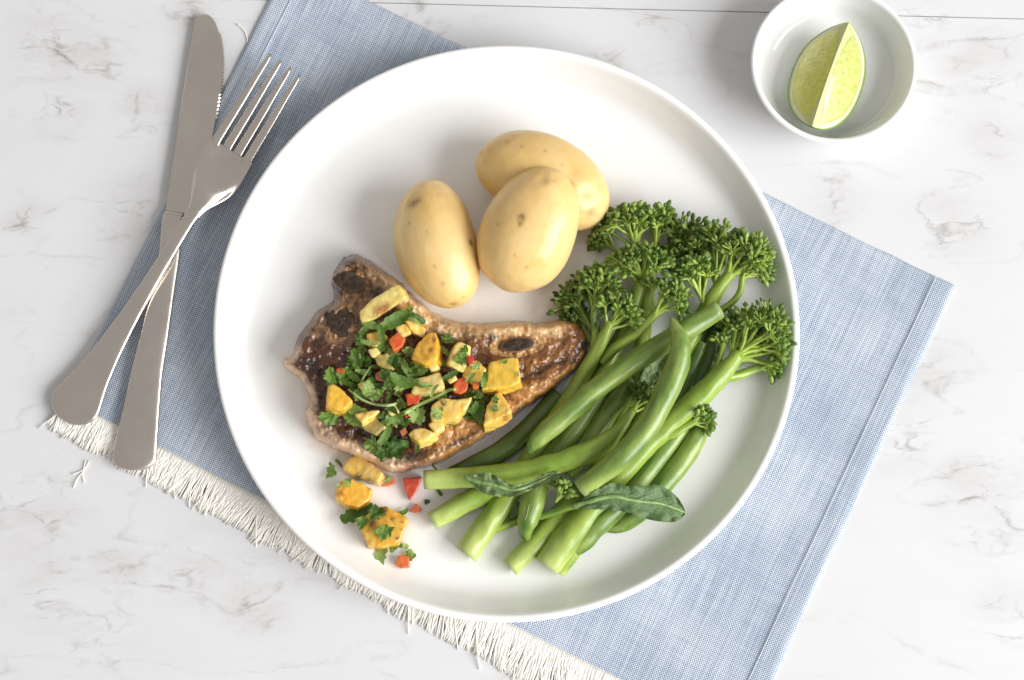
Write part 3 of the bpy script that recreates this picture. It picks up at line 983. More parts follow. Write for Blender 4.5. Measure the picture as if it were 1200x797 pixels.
BUDP = [(0.0, 0.30), (.12, .75), (.38, 1.0), (.66, .92), (.88, .55), (1.0, .12)]
def bud(mb, p, d, L, r, col):
    c = np.array([p + d * L * s for s, _ in BUDP])
    v, f = sweep(c, [r * k for _, k in BUDP], seg=7, cap=True)
    cc = np.repeat(np.array([shade(col, 1.15 - .4 * s) for s, _ in BUDP]), 7, axis=0)
    mb.add(v, f, cc)
def unit(v):
    v = np.asarray(v, float)
    return v / (np.linalg.norm(v) + 1e-12)
def floret(parent, node, apex, spread, nsub, seed, dark=0.0, r0=4.0, npd=9):
    """Branching head: node and apex as (px, py, height over the plate), spread: half width in pixels."""
    rs = random.Random(seed)
    p0 = P(node[0], node[1], LBASE + node[2]); p1 = P(apex[0], apex[1], LBASE + apex[2])
    D = p1 - p0; Ln = np.linalg.norm(D); D /= Ln
    sp = spread * MM
    s1 = unit(np.cross(D, (0, 0, 1))); s2 = np.cross(s1, D)
    br = MB(); bd = MB()
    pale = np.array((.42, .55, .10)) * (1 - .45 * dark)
    zmin = ZF + .0016
    for k in range(nsub):
        # the dome: targets spread over a disc across D, sagging away from the apex
        a = k * 2.39996 + rs.uniform(-.3, .3); q = math.sqrt((k + .5) / nsub)
        off = s1 * math.cos(a) * q * sp + s2 * math.sin(a) * q * sp * .75
        tip = p0 + D * Ln * (.98 - .42 * q * q) + off
        tip[2] = max(tip[2], zmin + .0015)
        b0 = p0 + D * Ln * rs.uniform(-.12, .28)
        dirv = unit(tip - b0)
        bl_ = np.linalg.norm(tip - b0)
        fork_ = b0 + (tip - b0) * rs.uniform(.46, .60) + (D * .0007 * rs.uniform(-1, 1))
        c = cr([b0, b0 * .5 + fork_ * .5 + D * bl_ * .05, fork_], 6)
        v, f = sweep(c, np.linspace(r0 * MM * .55, r0 * MM * .36, 6), seg=6, cap=False)
        br.add(v, f, np.tile(shade(pale, rs.uniform(.85, 1.15)), (len(v), 1)))
        n2 = npd + 6 + rs.randint(-2, 2)
        rem = bl_ * .5
        for m in range(n2):
            g = m * 2.39996 + rs.random(); h = math.sqrt((m + .5) / n2)
            u1 = unit(np.cross(dirv, (0.1, 0.2, 1))); u2 = np.cross(u1, dirv)
            dd = unit(dirv * 1.0 + (u1 * math.cos(g) + u2 * math.sin(g)) * h * .72)
            L = rem * rs.uniform(.82, 1.12)
            e = fork_ + dd * L
            e[2] = max(e[2], zmin)
            mid = fork_ + dirv * L * .5 + dd * L * .12
            c = cr([fork_, mid, e], 5)
            v, f = sweep(c, np.linspace(.00062, .00042, 5), seg=5, cap=False)
            br.add(v, f, np.tile(shade(pale, rs.uniform(.8, 1.1)), (len(v), 1)))
            bdir = unit(e - mid)
            x = rs.random()
            base = np.array((.050, .120, .012)) * (1 - x) + np.array((.310, .430, .085)) * x
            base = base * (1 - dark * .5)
            sz = rs.uniform(.5, 1.25)
            bud(bd, e - bdir * .0005, bdir, .0034 * sz, .00098 * sz, base)
    fo = br.build('floret', M['stalk'], parent)
    b = bd.build('buds', M['bud'], fo)
    b['kind'] = 'stuff'
    return fo

def stalk(parent, pts, rad, name='stalk', cut=True, seed=0, green=0.0):
    n = 50
    q = cr(np.array([[*P(x, y, LBASE + z), r * MM] for (x, y, z), r in zip(pts, rad)]), n)
    v, f = sweep(q[:, :3], q[:, 3], q[:, 3] * .95, seg=20, rough=.12, seed=seed)
    t = np.linspace(0, 1, n)
    col = []
    for i in range(n):
        for j in range(20):
            a = 2 * math.pi * j / 20
            k = .5 + .8 * fbm(t[i] * 2 + seed, math.cos(a) * 1.3, math.sin(a) * 1.3, 3)
            st = .5 + .5 * math.sin(a * 5 + 4 * fbm(t[i] * 2, seed, 0, 2))
            c = np.array((.130, .255, .016)) * (1 - k) + np.array((.400, .490, .085)) * k
            c = c * (.88 + .18 * st)
            e = max(0, 1 - t[i] / .20) if cut else 0
            c = c * (1 - e * .75) + np.array((.55, .62, .20)) * e * .75
            c = c * (1 - green) + np.array((.13, .27, .04)) * green
            if cut and i == 0:
                c = np.array((.50, .57, .24))
            col.append(c)
    return mk(name, v, f, M['stalk'], parent, col=col)

def leaf_sheet(parent, up, lo, zs, name='leaf', mat='bleaf', ripple=.0016, seed=0, rib=True, cup=.002):
    """Leaf lofted between two margins (pixels), zs: heights along it."""
    n, m = 60, 14
    U = cr(up, n); Lw = cr(lo, n)
    Z = cr(np.array(zs, float)[:, None], n)[:, 0]
    v, f = [], []
    for i in range(n):
        for j in range(m + 1):
            t = j / m
            x, y = U[i] * (1 - t) + Lw[i] * t
            e = abs(2 * t - 1)
            tooth = 2.6 * fbm(i * .55 + seed * 3, t * 5, 2, 2) * (e > .98)
            z = Z[i] + .0011 * fbm(i * .22, j * .45, seed + 4, 3) + cup * (e ** 1.6) + ripple * 1.5 * (e ** 1.3) * fbm(i * .16 + seed, t * 2.2, seed, 3) * 2.2 + .0006 * fbm(i * .4, j * .6, seed, 2)
            v.append(P(x + tooth * .3, y + tooth, LBASE + z))
    for i in range(n - 1):
        for j in range(m):
            q = i * (m + 1) + j
            f.append((q, q + 1, q + m + 2, q + m + 1))
    o = mk(name, v, f, M[mat], parent)
    if rib:
        v = np.array(v).reshape(n, m + 1, 3)
        c = v[:, m // 2] + np.array([0, 0, .0003])
        vv, ff = sweep(c, np.linspace(.0013, .0004, n), seg=8)
        mk('midrib', vv, ff, M['stalk'], o, col=np.tile((.22, .33, .11), (len(vv), 1)))
        for k in range(8, n - 8, 7):
            for s in (-1, 1):
                pts = [v[k + int(2 * abs(a)), m // 2 + s * a] + np.array([0, 0, .00012]) for a in range(0, m // 2 - 1, 2) if k + int(2 * abs(a)) < n]
                if len(pts) > 2:
                    vv, ff = sweep(cr(pts, 8), np.linspace(.00026, .00010, 8), seg=5)
                    mk('vein', vv, ff, M['stalk'], o, col=np.tile((.19, .28, .11), (len(vv), 1)))
    return o

def brocc(label, base):
    return thing('broccolini', label, 'broccolini', tuple(P(base[0], base[1], ZF)), 'broccolini stems on the plate')

# one whose stalk lies level across the pile
b = brocc('broccolini with thick level stalk pointing left, curled leaf along its lower side', (600, 555))
stalk(b, [(497, 562, .013), (540, 560, .014), (590, 556, .0155), (640, 547, .017), (680, 534, .018), (708, 519, .018), (726, 502, .017), (742, 480, .015)], [11, 11.5, 12.5, 13, 13, 11, 7, 5], seed=1)
floret(b, (738, 486, .015), (762, 456, .016), 15, 7, 41, dark=.4, npd=6)
leaf_sheet(b, [(544, 559), (560, 556), (573, 554), (586, 560), (600, 568), (622, 563), (640, 554), (655, 551)], [(545, 560), (558, 573), (572, 580), (588, 582), (606, 581), (630, 571), (645, 564), (655, 556)],
           [.021, .0225, .024, .024, .024, .0235, .024, .026], seed=3, ripple=.0030, cup=.0015)
floret(b, (652, 587, .016), (662, 566, .022), 10, 6, 44, npd=6, r0=3)
# the one whose stalk end lies lowest on the left
b = brocc('broccolini with short cut stalk end beside a red pepper scrap, head high in the pile', (520, 600))
stalk(b, [(506, 611, .0055), (545, 589, .0055), (590, 566, .0055), (640, 528, .004), (688, 465, .004), (722, 405, .006), (740, 368, .012), (751, 330, .017)], [11, 12.5, 13, 12, 10, 9, 8, 7], seed=2)
floret(b, (751, 336, .015), (752, 290, .022), 40, 15, 51, r0=5, npd=11)
stalk(b, [(706, 425, .010), (722, 407, .015), (745, 391, .018), (768, 368, .020)], [5.5, 6, 6, 5], 'branch', cut=False, seed=21)
floret(b, (766, 370, .019), (797, 334, .025), 25, 10, 52, r0=4, npd=9)
# slanting thick pale one
b = brocc('broccolini with pale cut stalk and small side shoot, second lowest stalk end from the left', (550, 645))
stalk(b, [(546, 650, .006), (570, 616, .006), (598, 576, .006), (626, 530, .006), (660, 478, .0075), (690, 428, .011), (706, 398, .015), (716, 376, .018)], [14, 14, 13.5, 12, 10, 8.5, 7.5, 6], seed=3)
stalk(b, [(572, 622, .004), (590, 616, .004), (610, 608, .004), (628, 603, .004)], [6, 5.5, 5, 4], 'branch', cut=False, seed=22)
leaf_sheet(b, [(580, 612), (590, 600), (604, 590), (622, 582)], [(582, 616), (594, 610), (610, 602), (624, 590)], [.004, .006, .007, .007], seed=8, rib=False)
floret(b, (712, 386, .017), (737, 350, .024), 24, 11, 61, r0=4, npd=9)
stalk(b, [(692, 424, .010), (698, 395, .013), (697, 365, .015)], [5, 5, 5], 'branch', cut=False, seed=23)
floret(b, (697, 368, .014), (703, 314, .019), 24, 11, 62, r0=4, npd=9)
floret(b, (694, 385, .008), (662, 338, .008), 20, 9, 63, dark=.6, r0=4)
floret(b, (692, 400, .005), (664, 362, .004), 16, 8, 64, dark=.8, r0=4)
leaf_sheet(b, [(700, 398), (694, 375), (702, 358), (716, 352)], [(703, 399), (702, 380), (710, 368), (722, 360)], [.012, .017, .019, .018], seed=12, rib=False, ripple=.002)
# the one with heads at the top
b = brocc('broccolini whose head is nearest the potatoes, stalk end under the curled bean tip', (610, 655))
stalk(b, [(597, 665, .005), (624, 640, .005), (655, 606, .005), (698, 556, .004), (733, 485, .004), (752, 405, .004), (757, 335, .006), (750, 292, .009)], [11.5, 12.5, 12.5, 11, 10, 9, 8, 7], seed=4)
floret(b, (744, 290, .010), (737, 241, .016), 36, 14, 71, r0=5, npd=10)
floret(b, (768, 292, .009), (773, 243, .014), 22, 9, 72, r0=4)
floret(b, (722, 296, .007), (700, 268, .009), 18, 8, 73, r0=4, dark=.15)
stalk(b, [(632, 606, .009), (650, 600, .013), (668, 594, .018), (690, 591, .0215)], [4, 4, 4, 3.6], 'petiole', cut=False, seed=24, green=.5)
leaf_sheet(b, [(672, 591), (690, 580), (704, 571), (722, 566), (738, 570), (754, 569), (773, 569), (789, 578), (799, 590), (803, 600)], [(672, 595), (690, 597), (704, 597), (720, 598), (736, 601), (753, 607), (772, 611), (788, 612), (798, 608), (803, 602)],
           [.0195, .0225, .0235, .0235, .0225, .021, .019, .017, .015, .013], seed=5, ripple=.0022, cup=.0012)
# far right, pale strong stalk
b = brocc('broccolini with long pale stalk, its head nearest the right rim of the plate', (650, 655))
stalk(b, [(641, 664, .007), (660, 638, .008), (688, 602, .010), (726, 558, .012), (768, 512, .0135), (808, 475, .015), (842, 443, .016), (866, 414, .016)], [15, 17, 15.5, 12, 12.5, 13, 12, 8], seed=5)
stalk(b, [(656, 672, .0045), (668, 652, .006), (684, 625, .008), (700, 600, .009)], [6, 9, 9, 7], 'split_end', seed=25)
floret(b, (864, 416, .015), (912, 368, .020), 36, 15, 81, r0=5, npd=10)
floret(b, (858, 418, .013), (866, 366, .015), 20, 9, 82, r0=4)
floret(b, (866, 420, .012), (924, 405, .013), 22, 10, 83, r0=5)
stalk(b, [(842, 444, .014), (865, 440, .011), (885, 433, .009), (900, 428, .008)], [6, 5.5, 5, 4], 'branch', cut=False, seed=26)
floret(b, (884, 434, .009), (918, 424, .008), 15, 7, 84, r0=3.5)
stalk(b, [(772, 512, .014), (790, 508, .015), (805, 499, .015), (816, 493, .015)], [6, 5, 4.5, 4], 'branch', cut=False, seed=27)
floret(b, (808, 498, .014), (832, 485, .014), 17, 8, 85, r0=3.5, npd=8)
stalk(b, [(812, 470, .013), (830, 445, .014), (842, 425, .015), (848, 402, .014)], [3.5, 3.5, 3.2, 3], 'branch', cut=False, seed=28)
floret(b, (846, 410, .013), (842, 390, .013), 8, 4, 86, r0=3, npd=5)
# top right
b = brocc('broccolini with broad dark head beside the upper right rim, stalk mostly hidden under beans', (800, 410))
stalk(b, [(725, 540, .003), (765, 470, .004), (798, 418, .006), (823, 372, .009), (840, 342, .013), (862, 312, .016)], [9, 9.5, 10.5, 10, 8.5, 6], cut=False, seed=6)
floret(b, (850, 328, .014), (888, 280, .020), 36, 15, 91, r0=5, npd=10)
floret(b, (838, 340, .012), (842, 263, .017), 32, 13, 92, r0=5, npd=10, dark=.25)
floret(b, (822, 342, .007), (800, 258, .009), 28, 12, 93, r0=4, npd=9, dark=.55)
floret(b, (822, 350, .013), (806, 300, .021), 20, 9, 94, r0=4, npd=8)
floret(b, (800, 330, .009), (784, 290, .011), 20, 8, 95, r0=4, dark=.35)
stalk(b, [(838, 368, .011), (856, 356, .012), (867, 342, .013), (870, 322, .014)], [4.5, 4, 4, 3.5], 'branch', cut=False, seed=29)
floret(b, (869, 330, .013), (886, 306, .015), 16, 7, 96, r0=3.5)
leaf_sheet(b, [(742, 470), (752, 440), (766, 418), (782, 405)], [(756, 480), (768, 455), (780, 432), (790, 412)], [.006, .009, .010, .010], seed=14, rib=False)

# ================================================================== salsa: pineapple, pepper, coriander
def pmask(poly):
    xs = [p[0] for p in poly]; ys = [p[1] for p in poly]
    x0, x1, y0, y1 = int(min(xs)), int(max(xs)) + 1, int(min(ys)), int(max(ys)) + 1
    X, Y = np.meshgrid(np.arange(x0, x1) + .5, np.arange(y0, y1) + .5)
    ins, *_ = poly_dist(X, Y, poly)
    return ins, slice(y0, y1), slice(x0, x1), X, Y
def chunk(name, mat, label, cat, group, poly, h, tilt, c0, c1, sink=.25, bev=.0011, char=(), seed=0, sub=3, shrink=.93):
    """A cut piece: poly is its upper face in pixels, h its thickness; it rests on whatever lies under it."""
    poly = np.array(poly, float)
    ins, sy, sx, X, Y = pmask(poly)
    under = HM[sy, sx][ins]
    zt = (np.percentile(under, 65) if len(under) else ZF) + h * (1 - sink)
    cen = poly.mean(axis=0)
    zf = lambda x, y: zt + (x - cen[0]) * MM * tilt[0] - (y - cen[1]) * MM * tilt[1]
    n = len(poly)
    top = [P(x, y, zf(x, y)) for x, y in poly]
    nrm = unit((-tilt[0], -tilt[1], 1))
    ctop = np.mean(top, axis=0)
    bot = [ctop + (p - ctop) * (2 - shrink if random.random() < .5 else shrink) - nrm * h for p in top]
    bot = [np.array([p[0], p[1], max(p[2], ZF + .0002)]) for p in bot]
    bm = bmesh.new()
    T = [bm.verts.new(p) for p in top]; B = [bm.verts.new(p) for p in bot]
    bm.faces.new(T); bm.faces.new(list(reversed(B)))
    for i in range(n):
        j = (i + 1) % n
        bm.faces.new((T[j], T[i], B[i], B[j]))
    bmesh.ops.recalc_face_normals(bm, faces=bm.faces[:])
    bmesh.ops.bevel(bm, geom=bm.edges[:], offset=bev, segments=2, affect='EDGES', profile=.6)
    bmesh.ops.triangulate(bm, faces=bm.faces[:])
    for _ in range(sub):
        long = [e for e in bm.edges if e.calc_length() > .0011]
        if long:
            bmesh.ops.subdivide_edges(bm, edges=long, cuts=1)
            bmesh.ops.triangulate(bm, faces=bm.faces[:])
    bm.normal_update()
    v, col = [], []
    for x in bm.verts:
        p = x.co
        q = p * 260
        fib = mn.noise(Vector((q.x * 1.6 + seed, q.y * 1.6, q.z * 1.6)))
        d = fib * .00040 + mn.noise(p * 800) * .00012
        v.append(np.array(p) + np.array(x.normal) * d)
        k = min(1, max(0, .5 + .9 * fib + .5 * mn.noise(p * 500)))
        c = np.array(c0) * (1 - k) + np.array(c1) * k
        for cx, cy, r, cc in char:
            w = P(cx, cy, p.z)
            g = math.exp(-(math.hypot(p.x - w[0], p.y - w[1]) / (r * MM)) ** 2) * (.75 + .9 * mn.noise(p * 1600))
            g = min(1, max(0, g * 1.3))
            c = c * (1 - g) + np.array(cc) * g
        col.append(c)
    f = [[y.index for y in z.verts] for z in bm.faces]
    bm.free()
    o = mk(name, v, f, M[mat], col=col)
    tag(o, label, cat, group)
    HM[sy, sx] = np.where(ins, np.maximum(HM[sy, sx], zf(X, Y)), HM[sy, sx])
    return o
YL, YP, YO, YB = (.76, .46, .065), (.82, .62, .22), (.72, .35, .030), (.56, .31, .08)
CH = (.05, .022, .008); BR_ = (.36, .13, .03)
def pine(label, poly, h=.009, tilt=(0, 0), c0=YL, c1=YP, **k):
    chunk('pineapple_chunk', 'pine', label, 'pineapple', 'pineapple chunks of the salsa', poly, h, tilt, tuple(np.array(c0) * (1.08, 1.05, .9)), tuple(np.array(c1) * (1.06, 1.06, 1.0)), **k)
# lower ones first, then those on top
pine('browned pineapple chunk half hidden in herbs under the longest chunk', [(428, 391), (446, 386), (456, 396), (440, 407), (431, 404)], .006, (0, -.2), YB, YL, seed=1)
pine('small yellow pineapple chunk wedged above the red pepper square', [(462, 383), (476, 378), (482, 390), (470, 396)], .006, (.1, 0), seed=2)
pine('olive tinted pineapple chunk sunk in herbs left of the heap centre', [(438, 417), (452, 414), (464, 424), (458, 434), (442, 430)], .007, (.2, .1), (.50, .38, .10), YP, seed=3)
pine('translucent dull pineapple slice under the chunk above the dark crust', [(418, 494), (440, 488), (452, 500), (440, 510), (424, 502)], .004, (.2, -.3), (.34, .27, .10), (.42, .34, .13), seed=4)
pine('pale small pineapple chunk beside the coriander at the lower middle edge', [(501, 496), (514, 490), (522, 500), (510, 508)], .006, (0, -.2), YP, (.74, .55, .22), seed=5)
pine('small pale pineapple dice at the upper left of the heap, under a dark leaf', [(430, 410), (440, 406), (446, 414), (436, 420)], .008, (.1, 0), YP, (.80, .64, .28), seed=51)
pine('small pale pineapple dice right of the left orange chunk', [(418, 450), (428, 446), (436, 454), (426, 462)], .008, (0, .1), YL, YP, seed=52)
pine('small yellow pineapple dice in the middle of the heap among herbs', [(458, 446), (468, 442), (476, 450), (466, 458)], .009, (.1, -.1), YL, YP, seed=53)
pine('small yellow pineapple dice below the deep orange chunk', [(500, 426), (510, 423), (516, 431), (505, 436)], .008, (0, -.1), YP, (.80, .64, .28), seed=54)
pine('small pale pineapple dice left of the lower red scrap', [(452, 476), (463, 474), (468, 483), (456, 487)], .008, (.1, -.1), YP, (.80, .64, .28), seed=55)
pine('small pineapple dice between the pale cube and the pale middle chunk', [(522, 440), (531, 436), (537, 445), (527, 450)], .008, (0, 0), YL, YP, seed=56)
pine('longest pineapple wedge, nearest the charred bone end of the chop', [(420, 366), (434, 352), (464, 333), (471, 338), (477, 349), (456, 363), (440, 374), (423, 379)], .010, (.15, .25), (.66, .50, .13), (.72, .60, .24), seed=6, char=((446, 366, 8, BR_), (452, 360, 5, BR_)))
pine('flat yellow pineapple strip leaning against the orange chunk', [(474, 376), (484, 374), (500, 386), (497, 396), (484, 390)], .007, (-.2, .1), seed=7)
pine('deep orange pineapple chunk standing near the upper edge of the heap', [(481, 420), (488, 404), (500, 390), (511, 389), (513, 402), (512, 420), (498, 428)], .010, (.2, -.25), YO, YL, seed=8, char=((505, 410, 3, BR_), (509, 398, 3, BR_)))
pine('pale pineapple cube with a leaf scrap on it, right of the orange chunk', [(524, 428), (531, 408), (537, 400), (553, 406), (551, 420), (543, 438)], .010, (-.15, .15), (.64, .50, .15), YP, seed=9)
pine('small yellow pineapple chunk sprinkled with green, beside the red round scrap', [(541, 441), (547, 428), (558, 421), (570, 433), (566, 448), (553, 452)], .009, (.1, .1), YL, (.66, .52, .13), seed=10)
pine('bright yellow square pineapple cube nearest the long rib bone', [(573, 424), (590, 420), (607, 418), (610, 448), (590, 455), (563, 457), (570, 440)], .011, (.05, -.12), (.70, .42, .030), (.72, .50, .085), seed=11)
pine('wedge shaped pineapple chunk at the right lower edge of the heap', [(584, 457), (592, 467), (600, 482), (583, 492), (566, 499), (570, 475)], .010, (.1, -.25), YL, (.70, .48, .13), seed=12, char=((592, 490, 4, BR_),))
pine('pale pineapple chunk in the middle under the pale leaf', [(484, 444), (500, 440), (516, 435), (522, 454), (502, 460), (482, 461)], .010, (0, -.2), (.66, .46, .15), (.72, .58, .26), seed=13)
pine('pineapple chunk with a small char mark, right of the stem', [(506, 474), (518, 466), (536, 468), (554, 464), (547, 478), (535, 492), (518, 493), (504, 491)], .010, (.05, -.15), YL, YP, seed=14, char=((519, 472, 4, CH), (517, 480, 2.5, CH)))
pine('bright orange pineapple chunk at the left edge of the heap', [(384, 452), (391, 449), (402, 457), (414, 470), (404, 480), (392, 479), (382, 474)], .010, (-.1, -.25), (.70, .38, .025), (.72, .46, .070), seed=15)
pine('triangular pineapple chunk with a brown fleck under the leafy sprig', [(415, 485), (430, 481), (446, 480), (436, 489), (424, 496)], .008, (0, -.3), YL, YP, seed=16, char=((428, 485, 2.2, BR_),))
pine('small yellow pineapple chunk at the lower middle edge of the heap', [(478, 508), (486, 502), (497, 501), (511, 507), (502, 514), (490, 518)], .008, (.1, -.3), YL, YP, seed=17)
pine('browned pineapple chunk touching the lower edge of the chop, topmost of three on the plate', [(400, 549), (408, 537), (420, 531), (434, 541), (449, 554), (443, 565), (428, 561), (414, 556)], .009, (.1, -.25), YL, (.68, .50, .19), seed=18, char=((420, 560, 5, CH), (432, 565, 5, CH)), sink=.0)
pine('orange pineapple chunk on the plate between its two neighbours below the chop', [(396, 566), (408, 560), (426, 566), (437, 574), (433, 586), (420, 595), (404, 590), (393, 582)], .009, (-.1, -.15), YO, YL, seed=19, char=((399, 578, 4, BR_), (402, 572, 3, BR_)), sink=0)
pine('charred pineapple chunk farthest below the chop on the bare plate', [(440, 594), (452, 592), (478, 607), (474, 622), (467, 635), (448, 642), (432, 638), (423, 622), (428, 604)], .010, (-.05, -.12), (.64, .30, .025), (.68, .44, .08), seed=20, sink=0,
     char=((448, 602, 5, CH), (436, 612, 4.5, CH), (452, 597, 3, CH), (460, 608, 2.5, CH), (472, 612, 1.6, CH), (466, 631, 2.2, CH), (470, 620, 1.6, CH)))

RD, RO = (.55, .045, .012), (.66, .12, .02)
def pep(label, poly, h=.005, tilt=(0, 0), c0=RD, c1=RO, **k):
    k.setdefault('bev', .0005)
    chunk('pepper_piece', 'pepper', label, 'red pepper', 'red pepper pieces of the salsa', poly, h, tilt, c0, c1, **k)
pep('red pepper square near the top of the heap, below the longest pineapple wedge', [(455, 399), (465, 389), (475, 397), (472, 405), (461, 411)], .007, (0, -.2), (.66, .09, .015), (.70, .15, .03), seed=31, sink=.1)
pep('red pepper piece in the middle of the heap, under the light stem', [(475, 463), (484, 460), (494, 463), (490, 473), (478, 476)], .006, (0, .2), seed=32, sink=.1)
pep('dull pinkish pepper piece among leaves left of the heap middle', [(440, 437), (449, 434), (454, 441), (447, 447), (440, 445)], .005, (0, .1), (.45, .12, .05), (.55, .20, .09), seed=33, sink=.1)
pep('tiny red pepper scrap at the left edge of the heap', [(393, 432), (400, 430), (405, 434), (400, 438), (394, 437)], .004, (0, 0), seed=34, sink=.1)
pep('rounded red pepper piece between the sprinkled chunk and the charred one', [(531, 452), (535, 444), (543, 442), (549, 448), (547, 458), (539, 462), (532, 459)], .007, (0, 0), (.58, .06, .012), (.66, .15, .03), seed=35, sink=.1)
pep('orange red pepper scrap beside the bright yellow cube', [(554, 449), (562, 447), (561, 455), (554, 456)], .004, (0, 0), RO, (.68, .2, .03), seed=36, sink=.1)
pep('red pepper scrap below the stem in the lower middle of the heap', [(474, 484), (484, 482), (483, 489), (475, 490)], .005, (0, 0), seed=37, sink=.1)
pep('dark red pepper scrap tucked beside the pale cube', [(546, 420), (555, 416), (556, 424), (549, 429)], .004, (0, 0), (.40, .03, .012), RD, seed=38, sink=.1)
pep('pinkish pepper scrap near the lower edge of the heap', [(468, 505), (475, 500), (478, 507), (471, 511)], .004, (0, 0), (.50, .15, .06), (.58, .22, .10), seed=39, sink=.1)
pep('pinkish red pepper piece with a green scrap, touching the browned pineapple on the plate', [(444, 566), (450, 560), (461, 558), (463, 566), (455, 570), (444, 569)], .004, (0, 0), (.60, .13, .06), (.66, .22, .11), seed=40, sink=0)
pep('red triangular pepper piece lying on bare plate beside the level stalk', [(472, 561), (494, 559), (489, 573), (480, 587), (475, 573)], .004, (0, .05), (.58, .055, .022), (.64, .09, .04), seed=41, sink=0)
pep('small orange red pepper scrap on bare plate below the triangular one', [(480, 600), (488, 590), (495, 598), (488, 601)], .003, (0, 0), RO, (.68, .16, .05), seed=42, sink=0)
pep('orange red pepper piece with a herb scrap, lowest piece on the plate', [(463, 661), (468, 650), (479, 651), (480, 664), (470, 666)], .005, (0, -.1), (.66, .13, .03), (.70, .20, .06), seed=43, sink=0)

def lobed(n=54, rings=6, rs=random):
    """Flat coriander leaflet: three toothed lobes."""
    out = []
    w = [rs.uniform(.8, 1.15) for _ in range(5)]
    ph = rs.uniform(-.2, .2)
    for k in range(n):
        a = -math.pi + 2 * math.pi * k / n
        r = .45
        for i, (c, wd, L) in enumerate(((0, .62, 1.0), (1.12, .58, .86), (-1.12, .58, .86), (2.1, .5, .62), (-2.1, .5, .62))):
            d = abs(a - c - ph * .3)
            r = max(r, L * w[i] * max(0, 1 - (d / (wd * 1.35)) ** 2) ** .6)
        r *= 1 + .30 * mn.noise(Vector((math.cos(a) * 4 + ph * 40, math.sin(a) * 4, ph * 9))) + .06 * math.sin(a * 15 + ph * 9)
        out.append((r * math.cos(a), r * math.sin(a)))
    return out
def herb(px, py, size, ang, kind='leaf', lift=.001, pale=False, label=None, tip=.35, seed=0, group='chopped coriander in the salsa'):
    rs = random.Random(seed * 13 + 5)
    z = HM[int(min(796, max(0, py))), int(px)] + lift
    o0 = P(px, py, z)
    ca, sa = math.cos(R(ang)), math.sin(R(ang))
    ex = unit((ca, sa, rs.uniform(-tip, tip)))
    ey = unit(np.cross((0, 0, 1), ex) + np.array([0, 0, rs.uniform(-tip, tip)]))
    ey = unit(ey - ex * np.dot(ex, ey)); ez = np.cross(ex, ey)
    s = size * MM * 1.05
    v, f = [], []
    fold = rs.uniform(.15, .95); curl = rs.uniform(-.95, .6)
    if kind == 'leaf':
        ol = lobed(rs=rs); n = len(ol); rg = 6
        for r in range(rg + 1):
            q = max(r / rg, .02)
            for x, y in ol:
                u, w = x * q, y * q
                h = fold * abs(w) * .8 + curl * u * u * .6 + .34 * fbm(u * 2.4 + seed, w * 2.4, seed, 3) * q * 2 
                v.append(o0 + (ex * (u - .2) + ey * w + ez * h) * s)
        for r in range(rg):
            for k in range(n):
                a = r * n + k; b_ = r * n + (k + 1) % n
                f.append((a, b_, b_ + n, a + n))
        f.append(tuple(range(n)))
    else:
        n, m = 22, 5
        wd = rs.uniform(.28, .46); bend = rs.uniform(-.5, .5)
        for i in range(n):
            u = -1 + 2 * i / (n - 1)
            ww = wd * (1 - .45 * u * u) * (1 + .75 * fbm(i * .42 + seed, seed, 0, 2))
            for j in range(m):
                w = -1 + 2 * j / (m - 1)
                tw = rs_t = u * (curl * 1.2)
                h = curl * u * u * .55 + fold * abs(w) * wd * .7 + w * ww * math.sin(tw) * .8 + .10 * fbm(u * 2 + seed, w, seed, 2)
                v.append(o0 + (ex * u + ey * (w * ww + bend * u * u * .5) + ez * h) * s)
        for i in range(n - 1):
            for j in range(m - 1):
                a = i * m + j
                f.append((a, a + 1, a + m + 1, a + m))
    v = np.array(v); v[:, 2] = np.maximum(v[:, 2], ZF + .0003)
    o = mk('coriander_leaf', v, f, M['leafpale' if pale else 'leaf'])
    tag(o, label or 'small dark chopped coriander scrap among the pineapple on the chop', 'coriander', group)
    y0, x0 = int(py), int(px)
    HM[y0 - 3:y0 + 4, x0 - 3:x0 + 4] += .0004
    return o
# dense bed of small scraps between the chunks
bed = [(428, 388), (438, 382), (447, 392), (432, 402), (424, 412), (442, 408), (456, 412), (462, 424), (430, 424), (416, 428), (404, 442), (412, 440), (424, 438), (436, 446), (448, 452), (458, 446), (468, 438), (474, 428),
       (480, 412), (470, 410), (478, 448), (466, 460), (456, 466), (444, 462), (430, 456), (420, 462), (412, 452), (470, 474), (462, 480), (474, 494), (486, 492), (494, 480), (498, 468), (516, 462), (522, 446), (528, 440),
       (520, 410), (516, 424), (526, 398), (560, 462), (566, 470), (556, 478), (562, 490), (548, 486), (544, 410), (486, 376), (452, 440), (482, 436), (468, 452), (440, 430), (500, 432), (512, 484)]
marks = [((448, 356), 'the longest pineapple wedge'), ((465, 399), 'the red pepper square'), ((500, 408), 'the deep orange chunk'), ((538, 418), 'the pale leaf topped cube'), ((556, 437), 'the sprinkled chunk'), ((588, 437), 'the bright square cube'),
         ((581, 478), 'the right lower wedge'), ((501, 449), 'the pale middle chunk'), ((527, 479), 'the chunk with char mark'), ((397, 466), 'the left orange chunk'), ((431, 486), 'the triangular chunk'), ((494, 509), 'the lower yellow chunk'),
         ((484, 467), 'the middle red pepper piece'), ((447, 441), 'the dull pinkish pepper piece'), ((450, 423), 'the olive tinted chunk')]
seen = set()
